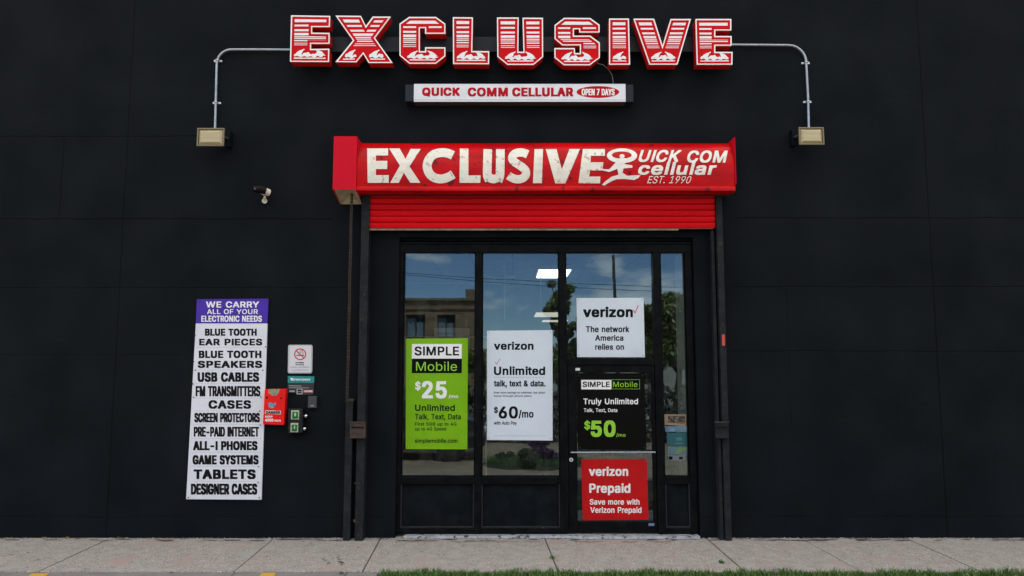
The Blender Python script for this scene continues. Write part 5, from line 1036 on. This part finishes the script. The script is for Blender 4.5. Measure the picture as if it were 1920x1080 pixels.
T = poster([(1081,700),(1208,700),(1212,843),(1084,843)], M_pblack, 'black poster showing $50 in green, on the upper door glass')
wb_ = MB().rect(1089.7,712.3,1146.3,730,PY-.002,PY-.0005).build('white_band', M_wink, T)
o_ = MB(); P_ = [(1146.5,711.6),(1199.5,711.6),(1199.5,729.5),(1146.5,729.5)]; Q_ = inset(P_, .55); flat(o_, P_+Q_, [[k,(k+1)%4,4+(k+1)%4,4+k] for k in range(4)], PY); o_.build('green_outline', M_gink, T)
write(T, M_ink, [('SIMPLE',1092.5,715.5,1143.3,725.8,.03)], PY-.002, 'band_lettering')
write(T, M_gink, [('Mobile',1149.5,715.3,1195.3,725.8,.008),('$',1095.5,788,1106.7,806.7,.03),('50',1107.8,788.3,1154.2,819.2,.045),('/mo',1155.3,812.2,1172.8,819.6,.015)], name='green_lettering')
write(T, M_wink, [('Truly Unlimited',1093.8,746.7,1196.3,760.8,.022),('Talk, Text, Data',1094.5,765.3,1157.5,774,.014)])
T = poster([(1089.7,861.2),(1213,860.8),(1216.2,974.2),(1092.5,975.8)], M_pred, 'red square poster reading Prepaid, on the lower door glass')
write(T, M_wink, [('verizon',1104.2,875,1177.8,892.5,.035),('Prepaid',1105,906.3,1182,928.5,.035),('Save more with',1105.8,935.5,1199.2,946.3,.025),('Verizon Prepaid',1106.7,950.5,1202.8,964.5,.025)])

# things standing behind the narrow right window
M_card = mat('tan_card', (.26,.19,.12), .5); 
def vb(p): return [(1060+a/6, 680+b/6) for a, b in p]
IY = GL+.03
T = thing('photo_card', W(1266,798,IY), 'tan card with a dark picture, topmost in the narrow right window', 'card', 'cards in the narrow right window')
MB().px(vb([(1115,580),(1362,585),(1358,712),(1118,700)]), GL-.006, GL-.003).build('card', M_card, T)
MB().px(vb([(1155,598),(1345,598),(1345,690),(1155,672)]), GL-.008, GL-.0063).build('picture', mat('card_picture', (.02,.02,.022), .4, col2=(.25,.17,.10), nscale=30, nlo=.5, nhi=.6), T)
T = thing('blue_card', W(1270,835,IY), 'teal card with faint white print in the narrow right window', 'card', 'cards in the narrow right window')
MB().px(vb([(1140,790),(1378,785),(1375,945),(1145,930)]), GL-.006, GL-.003).build('card', mat('teal_card', (.006,.085,.10), .4), T)
m = MB(); text(m, 'mobile', 1268,819,1279,826, GL-.006, bold=.01); P_, f_ = stroke([(1266,831),(1281,831.4)], .8); flat(m, P_, f_, GL-.006); m.build('print', mat('pale_teal', (.12,.30,.32), .5), T)
T = MB().px(vb([(1120,715),(1385,712),(1385,780),(1125,776)]), GL-.005, GL-.003).build('pale_blue_card', mat('pale_blue', (.06,.15,.23), .5, col2=(.16,.24,.30), nscale=12)); tag(T, 'pale blue strip between the tan card and the teal card in the narrow window', 'card')
T = MB().px(vb([(1150,945),(1370,950),(1370,1035),(1150,1030)]), GL-.005, GL-.003).build('green_card', mat('green_blue_card', (.07,.15,.17), .5, col2=(.15,.20,.05), nscale=14, nlo=.5, nhi=.6)); tag(T, 'blue green card just under the teal card in the narrow window', 'card')
T = thing('card_reader', W(1269,865,IY), 'silver card device below the cards in the narrow right window', 'device')
MB().px(vb([(1150,1040),(1360,1045),(1355,1105),(1155,1100)]), GL-.012, GL-.002).build('body', mat('device_silver', (.13,.15,.18), .3), T, bevel=.002)
MB().px(vb([(1165,1055),(1205,1055),(1205,1090),(1165,1090)]), GL-.014, GL-.0125).px(vb([(1280,1060),(1320,1060),(1320,1085),(1280,1085)]), GL-.014, GL-.0125).build('button', M_pblack, T)
T = thing('plant_stand', W(1270,893,.5), 'black wire stand inside the foot of the narrow right window', 'stand')
a = W(1254,862,.45); 
MB().tube([(a.x,.45,.0+.02),(a.x,.45,a.z)], .012, 8).tube([(a.x+.1,.45,.02),(a.x+.1,.45,a.z)], .012, 8).tube([(a.x+.05,.55,.02),(a.x+.05,.55,a.z)], .012, 8).build('leg', M_ink, T)
MB().box(a.x-.06,a.x+.16,.38,.6,a.z,a.z+.02).build('top', M_ink, T)
# interior things
M_rod = mat('rod_white', (.75,.78,.8), .5)
M_rail2 = mat('warm_rail', (.75,.6,.4), .4)
def panel_light(px, py, Y_, wd, dp, z, label, em=None):
    c = W(px, py, Y_); T = thing('ceiling_light', (c.x, Y_, z), label, 'ceiling light', 'ceiling lights inside the shop')
    MB().box(c.x-wd/2-.03, c.x+wd/2+.03, Y_-dp/2-.03, Y_+dp/2+.03, z, z+.08).build('frame', M_plate, T)
    MB().box(c.x-wd/2, c.x+wd/2, Y_-dp/2, Y_+dp/2, z-.012, z-.001).build('diffuser', em or M_em, T)
    return T
M_em = emis('lamp_panel', (1,.98,.93), 3.4)
M_em2 = emis('rear_lamp_panel', (.95,.88,.74), .42)
panel_light(1037, 506, 2.75, .52, 1.1, CZ-.02, 'bright panel light on the near ceiling, seen at the top of the second window')
panel_light(1030, 592, 13, .9, 2.2, CZ-.1, 'panel light deep in the shop, seen in the middle of the second window', M_em2)
panel_light(1040, 612, 16.8, .9, 1.2, CZ-.1, 'panel light farthest back in the shop, lowest in the second window', M_em2)
# thin white rods hanging in the shop, and a pale trim where the near ceiling ends
for px_, y0_, y1_, Y_, lb in ((946,478,598,1.4,'thin white rod hanging from the ceiling in the middle of the second window'),(1014,516,578,2.2,'short white rod hanging below the bright panel light')):
    a = W(px_, y0_, Y_); b = W(px_, y1_, Y_); a.z = CZ
    o = MB().tube([a, b], .0055, 6).build('hanging_rod', M_rod); tag(o, lb, 'rod', 'rods hanging inside the shop')
MB().box(-6, 6, yb-.06, yb+.0, CZ-.045, CZ-.018).build('ceiling_trim', M_rod, B)
SHF = thing('glass_shelf', (W(830,660,.75).x, .75, 0), 'glass shelf rails just inside the first two windows', 'shelf')
for yy in (632, 653.5):
    a = W(750, yy, .75); b = W(914, yy, .75); MB().tube([a, b], .007, 6).build('rail', M_rail2, SHF)
MB().tube([W(757,630,.75), Vector((W(757,630,.75).x,.75,.02))], .012, 6).build('post', M_rail2, SHF); MB().tube([W(912,640,.75), Vector((W(912,640,.75).x,.75,.02))], .012, 6).build('post', M_rail2, SHF)
NB = thing('notice_panel', W(848,660,.5), 'pale panel with a faint text block behind the top of the lime poster', 'panel')
MB().px([(814,615),(880.5,615),(880.5,668),(814,668)], .5, .508).build('panel', mat('frosted_panel', (.30,.25,.20), .6), NB)
MB().px([(821,623),(853,624),(853,628),(821,627)], .497, .4995).build('text_block', mat('blue_grey_ink', (.09,.12,.13), .6), NB)
# wall return and counters inside
M_wood = mat('display_wood', (.10,.07,.05), .5)
T = thing('display_counter', (-.6, 3.4, 0), 'dim display counter inside the shop behind the first two windows', 'counter')
MB().box(-1.9, .55, 3.1, 3.7, .02, .92).build('cabinet', M_wood, T, bevel=.01); MB().box(-1.95, .6, 3.05, 3.75, .925, .96).build('top', mat('counter_top', (.25,.25,.25), .3), T)
T = thing('display_rack', (1.0, 5.5, 0), 'rack of coloured packets at the back of the shop', 'rack')
MB().box(-.4, 3.4, 5.6, 5.66, .02, 2.1).build('back_board', M_iwall, T)
rr = random.Random(5)
packs = [mat('packet_'+n_, c_, .5) for n_, c_ in (('red',(.4,.02,.02)),('orange',(.5,.18,.03)),('teal',(.02,.25,.28)),('white',(.5,.5,.5)),('purple',(.15,.03,.2)))]
for k, pm in enumerate(packs):
    m = MB()
    for i in range(26):
        if i % 5 == k or rr.random() < .25:
            for j in range(7):
                if rr.random() < .5: continue
                x = -.35+i*.14; z = .25+j*.26; m.box(x, x+.09, 5.56, 5.598, z, z+rr.uniform(.12,.19))
    o = m.build('packets', pm, T); o['kind'] = 'stuff'

# ================================================================ STREET SEEN IN THE GLASS
BD_ = 34.0
M_brick = mat('brown_brick', (.27,.165,.09), .85, col2=(.14,.085,.05), nscale=1.6, bump=.6, bscale=8, stretch=(.5,1,3))
a = M(890, 563, BD_); bl = M(560, 563, BD_); c2 = M(872,545,BD_)
OB = thing('brown_building', ((a.x+bl.x)/2, -BD_, 0), 'brown flat roofed building mirrored in the left window above the lime poster', 'building')
xa_, xb_ = bl.x-3, a.x
w1 = [M(762,591,BD_), M(795,628,BD_)]; w2 = [M(819,590,BD_), M(860,628,BD_)]
zt_, zo1, zo0 = a.z, w2[0].z, w2[0].z-1.5
ob = MB()
xs = [xa_]
wins = []
xw = w2[0].x; wd_ = 1.15; stp = w2[0].x - w1[0].x
k = 0; xwin = []
while xw > xa_+1: xwin.append((xw, xw+wd_)); xw -= stp
xwin = xwin[::-1]
prev = xa_
for (p0, p1) in xwin: ob.box(prev, p0, -BD_-8, -BD_, 0, zt_); prev = p1
ob.box(prev, xb_, -BD_-8, -BD_, 0, zt_)
for (p0, p1) in xwin: ob.box(p0+.001, p1-.001, -BD_-8, -BD_-.003, 0, zo0-2.8 if zo0 > 2.8 else .1).box(p0+.001, p1-.001, -BD_-8, -BD_-.003, zo0, zo0+.001).box(p0+.001, p1-.001, -BD_-8, -BD_-.003, zo1, zt_-.002)
for (p0, p1) in xwin: ob.box(p0+.001, p1-.001, -BD_-8, -BD_-.003, .2, zo0)
ob.build('wall', M_brick, OB)
MB().box(xa_-.1, xb_+.1, -BD_-8, -BD_+.18, zt_-.02, zt_+.12).box(xa_, xb_+.05, -BD_+.001, -BD_+.10, zt_-.55, zt_-.42).build('cornice', mat('stone_band', (.22,.15,.09), .8, col2=(.12,.08,.05), nscale=4), OB)
MB().box(c2.x+.02, c2.x+.56, -BD_-1.2, -BD_+.02, zt_+.1, c2.z+.1).build('chimney', M_brick, OB)
M_dg = mat('dark_glass', (.02,.03,.035), .08)
M_blind = mat('pale_blind', (.16,.22,.24), .7, col2=(.10,.15,.17), nscale=5)
for (p0, p1) in xwin:
    f_ = MB().box(p0, p1, -BD_-.30, -BD_-.22, zo1-.08, zo1).box(p0, p1, -BD_-.30, -BD_-.22, zo0, zo0+.08).box(p0, p0+.06, -BD_-.30, -BD_-.22, zo0, zo1).box(p1-.06, p1, -BD_-.30, -BD_-.22, zo0, zo1).box((p0+p1)/2-.03, (p0+p1)/2+.03, -BD_-.30, -BD_-.22, zo0, zo1).build('window', mat('dark_window_frame', (.05,.045,.04), .5), OB)
    MB().box(p0+.02, p1-.02, -BD_-.36, -BD_-.31, zo0, zo1).build('pane', M_dg, f_)
    for q0, q1 in ((p0+.07,(p0+p1)/2-.04),((p0+p1)/2+.04,p1-.07)): MB().box(q0, q1, -BD_-.308, -BD_-.300, zo0+.15, zo1-.2-.25*(q0 > p0+.2)).build('curtain', M_blind, f_)
# trees
def tree_at(px, top_py, d, spread, n, label, size=.17):
    n = int(n*1.6)
    p = M(px, top_py, d); return tree((p.x, -d, 0), p.z, spread, n, label, size=size, group='street trees mirrored in the windows')
tree_at(1262, 528, 21, 1.6, 9000, 'leafy tree mirrored in the narrow right window', .13)
tree_at(1052, 508, 23, .75, 4200, 'slender tree mirrored at the right edge of the second window', .12)
tree_at(1130, 553, 30, 1.5, 4200, 'low leafy tree mirrored left of the square white poster')
tree_at(1216, 560, 27, 1.2, 4200, 'tree mirrored between the square white poster and the narrow right window')
tree_at(1330, 520, 24, 1.8, 5000, 'broad tree mirrored farthest right in the shop front')
for px_, tp, d_, lb in ((905,650,30,'low tree mirrored beside the lime poster, just left of the $60 poster'),(1045,640,29,'low tree mirrored low at the right edge of the second window'),
                        (1090,655,31,'low tree mirrored at the left edge of the black $50 poster'),(1215,650,30,'low tree mirrored at the right edge of the black $50 poster')):
    p = M(px_, tp, d_); tree((p.x, -d_, 0), p.z, 1.5, 3600, lb, size=.15, group='street trees mirrored in the windows')
# utility pole and wires
p = M(1150, 478, 26); pb = M(1156, 670, 26)
UP = thing('utility_pole', (pb.x+.05, -26, 0), 'thin utility pole mirrored above the square white poster', 'utility pole')
MB().tube([(pb.x+.1,-26,0),(p.x,-26,p.z)], [.11,.07], 10).build('pole', M_bark, UP, smooth=True)
for k, (y0, y1, sag) in enumerate(((533,538,.25),(541,547,.35))):
    m = MB(); A_, B_ = M(1060, y0-2, 26), M(1235, y1, 26); A_ = A_+(A_-B_)*2; B_ = B_+(B_-M(1060,y0-2,26))*2
    n = 24; m.tube([A_.lerp(B_, i/n)+Vector((0,0,-sag*4*(i/n)*(1-i/n)+sag)) for i in range(n+1)], .013, 5)
    o = m.build('overhead_wire', M_ink); tag(o, ['upper', 'lower'][k]+' overhead wire mirrored across the tall windows', 'wire')
# planting bed and bushes in front, mirrored low in the second window
def bush(px, py_base, d, r, n, label, lm_, sz=.03, hz=.8):
    v = W(px, py_base, 2*GL+d); c = Vector((v.x, -d, -.09))
    T = thing('bush', c, label, 'bush'); cl = []
    for i in range(9):
        a = random.uniform(0,6.28); q = r*random.uniform(.1,.75); cl.append((c+Vector((math.cos(a)*q, math.sin(a)*q, r*hz*random.uniform(.3,.95))), r*random.uniform(.28,.42)))
    sm_ = MB()
    for e_, _ in cl: sm_.tube([c, c.lerp(e_,.5)+Vector((0,0,.03)), e_], [.012,.009,.004], 5)
    sm_.build('stem', M_bark, T); leaves(cl, n, sz).build('foliage', lm_, T)
bush(985, 872, 6.1, .42, 3800, 'green flowering bush mirrored below the $60 poster', M_leafd)
bush(1012, 862, 6.6, .42, 2600, 'purple leaved bush mirrored at the lower right of the second window', M_leafp, .035, 1.35)
bush(948, 862, 6.9, .25, 1500, 'small green bush mirrored left of the larger flowering bush', M_leafd)
bd_ = [( .5+1.15*math.cos(6.283*k/30)*(1+.08*math.sin(k*2.1)), -6.6+.85*math.sin(6.283*k/30)*(1+.1*math.sin(k*1.3))) for k in range(30)]
MB_ = MB().add([(x, y, -.089) for x, y in bd_]+[(.5+(x-.5)*.9, -6.6+(y+6.6)*.9, -.04) for x, y in bd_], [(k,(k+1)%30,30+(k+1)%30,30+k) for k in range(30)]+[list(range(30,60))]).build('planting_bed', M_soil)
def reg3():
    a = random.uniform(0,6.283); q = math.sqrt(random.random()); return .5+1.1*q*math.cos(a), -6.6+.8*q*math.sin(a)
g3 = blades(reg3, 5000, .05, .14).build('bed_grass', M_grass); tag(g3, 'tufty grass round the bushes mirrored low in the second window', 'grass', kind='stuff')
tag(MB_, kind='structure')

# rust stains below the threshold
M_rs = mat('rust_stain', (.30,.20,.13), .9, col2=(.33,.29,.25), nscale=30, nlo=.4, nhi=.55)
rm_ = MB(); rq = random.Random(9)
for px_, w_ in ((790,34),(870,22),(905,30),(940,24),(1000,16),(1100,26),(1180,18),(1240,24)):
    P_ = []
    for k in range(14):
        a_ = 2*math.pi*k/14; u = rq.uniform(.6,1.25); P_.append(G(px_+math.cos(a_)*w_*u, 1014.2+math.sin(a_)*1.5*u, .004))
    rm_.add(P_, [list(range(14))])
rm_ = rm_.build('rust_stains', M_rs); tag(rm_, 'faint rusty stains on the sidewalk in front of the door threshold', 'stains', kind='stuff')
# leafy row added behind the camera to darken the panes under the trees
HG = thing('added_hedge', (0, -10.9, -.15), 'long leafy row added to darken the mirrored band across the lower panes', 'added_hedge')
hc = []; rh = random.Random(4)
for i in range(56):
    for j in range(3): hc.append((Vector((-13+i*.48+rh.uniform(-.15,.15), -10.9+rh.uniform(-.2,.2), .12+j*.5+rh.uniform(-.1,.14))), .42))
leaves(hc, 26000, .085).build('foliage', M_added_hedge, HG)
hs_ = MB()
for i in range(40): x_ = -13+i*.66; hs_.tube([(x_,-10.9,-.15),(x_+.1,-10.85,.9)], [.03,.012], 5)
hs_.build('stems', M_bark, HG)['kind'] = 'stuff'
# parked car mirrored low in the left window
def car(cx_, cy_, label):
    T = thing('parked_car', (cx_, cy_, -.09), label, 'car')
    M_car = mat('car_paint', (.02,.022,.026), .25, coat=.6); o = Vector((cx_, cy_, -.09))
    prof_ = [(-2.2,.35),(-2.22,.62),(-2.1,.82),(-1.15,.95),(-.55,1.38),(.9,1.42),(1.6,1.0),(2.1,.92),(2.2,.6),(2.15,.32),(1.75,.28),(1.7,.5),(1.5,.66),(1.25,.66),(1.05,.5),(1.0,.26),(-1.0,.26),(-1.05,.5),(-1.25,.66),(-1.5,.66),(-1.7,.5),(-1.75,.3)]
    MB().prism([(o.x+a, o.z+b) for a, b in prof_], o.y+.85, o.y-.85).build('body', M_car, T, bevel=.05, seg=3)
    for s in (-1, 1):
        y_ = o.y+.853 if s > 0 else o.y-.853
        MB().prism([(o.x+a, o.z+b) for a, b in [(-1.0,.97),(-.48,1.32),(.1,1.34),(.1,.97)]], y_, y_+s*.004).build('side_window', M_dg, T)
        MB().prism([(o.x+a, o.z+b) for a, b in [(.17,.97),(.17,1.34),(.85,1.34),(1.35,1.0)]], y_, y_+s*.004).build('side_window', M_dg, T)
        MB().box(o.x+1.95, o.x+2.19, y_-s*.35, y_-s*.05, o.z+.66, o.z+.78).build('headlight', M_wink, T)
        for wx in (-1.38, 1.38):
            c = Vector((o.x+wx, o.y+s*.80, o.z+.33))
            t1 = MB().tube([c-Vector((0,.1,0)), c+Vector((0,.1,0))], .33, 26).build('wheel', mat('tyre', (.012,.012,.012), .8), T, smooth=True, bevel=.02)
            MB().tube([c-Vector((0,.104,0)), c+Vector((0,.104,0))], .19, 18).build('rim', M_lamp, t1, smooth=True)
    return T
v = W(835, 872, 2*GL+7.7)
car(v.x-1.2, -7.9, 'dark parked car mirrored low in the left window under the lime poster')

# small litter and stains on the sidewalk
M_stain = mat('dark_stain', (.05,.043,.038), .9, col2=(.13,.115,.10), nscale=40)
m = MB()
def mark(px, py, rx, ry, a=0):
    n = 9; c = G(px, py, .0045); P_ = []
    for k in range(n):
        q = 2*math.pi*k/n; u = random.uniform(.6,1.2)
        P_.append(G(px+(math.cos(q)*math.cos(a)*rx-math.sin(q)*math.sin(a)*ry)*u, py+(math.cos(q)*math.sin(a)*rx+math.sin(q)*math.cos(a)*ry)*u, .0045))
    m.add(P_, [list(range(n))])
for q in ((605,1047,3,.6,.3),(610,1050,4,.5,.2),(617,1055,4,.6,-.1),(614,1057,3,.5,0),(634,1046,4,.8,.5),(636,1049,4,.7,-.3),(638,1053,6,1,.0),(642,1055,5,1.2,.1),(640,1058,4,.5,0),(640,1073,5,2.5,.1),(500,1043,3,.7,0),
          (791,1034.5,4,.7,0),(832,1040,3,.5,0),(869,1023,2,.5,0),(1200,1026,2.5,.6,0),(1154,1042.5,2,.6,0),(1099,1015.5,3,.6,0),(672,1026,2.5,.7,0),(568,1015,3,.6,0),(52,1036,3,.7,-.2),(68,1050,8,.6,-.25),(193,1026,1.8,.8,0),(160,1066,4,.7,-.3),
          (51,1063,2,.9,-.4),(320,1072.5,5,.8,0),(20,1040,6,.5,0),(218,1048,1.5,.5,0),(1620,1023,1.5,.5,0),(1362,1031,1.2,.5,0),(1890,1061,2,.8,0),(905,1009,2,.5,.2),(545,1034,1,.4,0),(680,1044,2,.4,0)): mark(*q)
for _ in range(90):
    mark(random.uniform(0,1920), random.uniform(1012,1062), random.uniform(.6,1.6), random.uniform(.25,.5))
for _ in range(130):
    mark(random.uniform(0,1920), random.uniform(1012,1064), random.uniform(.8,2.2), random.uniform(.3,.6))
for _ in range(70):                                   # broken dirt line where the wall meets the slabs
    px_ = random.uniform(0,1920)
    if 640 < px_ < 1380 and random.random() < .7: continue
    mark(px_, random.uniform(1010.5,1013.5), random.uniform(5,22), random.uniform(.4,1.1))
o = m.build('sidewalk_stains', M_stain); tag(o, 'dark gum spots and stains scattered over the sidewalk', 'stains', kind='stuff')
m = MB(); rl = random.Random(21)
for _ in range(1300):
    x = rl.uniform(-6.9, 6.9); 
    if xl < x < xr and rl.random() < .6: continue
    y = -abs(rl.gauss(0, .035))-.004; s = rl.uniform(.003,.010)
    m.ball((x, y, s*.5), s, 6, sx=rl.uniform(.7,1.8), sy=1, sz=.6)
for _ in range(160):
    x = rl.uniform(-6.9, 6.9); y = rl.uniform(SWY, -.05); s = rl.uniform(.0015,.004); m.ball((x, y, s*.5+.003), s, 6, sx=rl.uniform(.7,1.8), sz=.5)
o = m.build('grit', mat('grit', (.34,.30,.25), .9, col2=(.10,.08,.06), nscale=7, nlo=.45, nhi=.55)); tag(o, 'pale grit and crumbs lying along the foot of the wall', 'grit', kind='stuff')
def weed(px, py, n, h, label, m_=M_grass):
    c = G(px, py, 0); mm = MB(); rr = random.Random(px)
    for _ in range(n):
        a = rr.uniform(0,6.28); r_ = rr.uniform(.3,1)*h; x = c.x+rr.gauss(0,.012); y = c.y+rr.gauss(0,.01)
        dx, dy = math.cos(a), math.sin(a); wd = h*.16
        mm.add([(x,y,0),(x+dx*r_*.5-dy*wd,y+dy*r_*.5+dx*wd,h*.4),(x+dx*r_,y+dy*r_,h*rr.uniform(.3,.9)),(x+dx*r_*.5+dy*wd,y+dy*r_*.5-dx*wd,h*.4)], [(0,1,2,3)])
    o = mm.build('weed', m_); tag(o, label, 'weed', 'weeds in the pavement')
weed(1036, 1047, 22, .045, 'small green weed growing in the sidewalk joint before the door')
M_dry = mat('dry_weed', (.30,.24,.08), .8)
weed(225, 1008, 18, .04, 'dry yellow weed at the wall foot beside the far left sidewalk joint', M_dry)
weed(125, 1010, 14, .035, 'dry yellow weed at the wall foot, middle of the left three', M_dry)
weed(83, 1010.5, 14, .04, 'dry yellow weed at the wall foot, nearest the left photo edge', M_dry)
weed(1352, 1056, 20, .05, 'small leafy weed at the edge of the grass right of the door', M_grass)
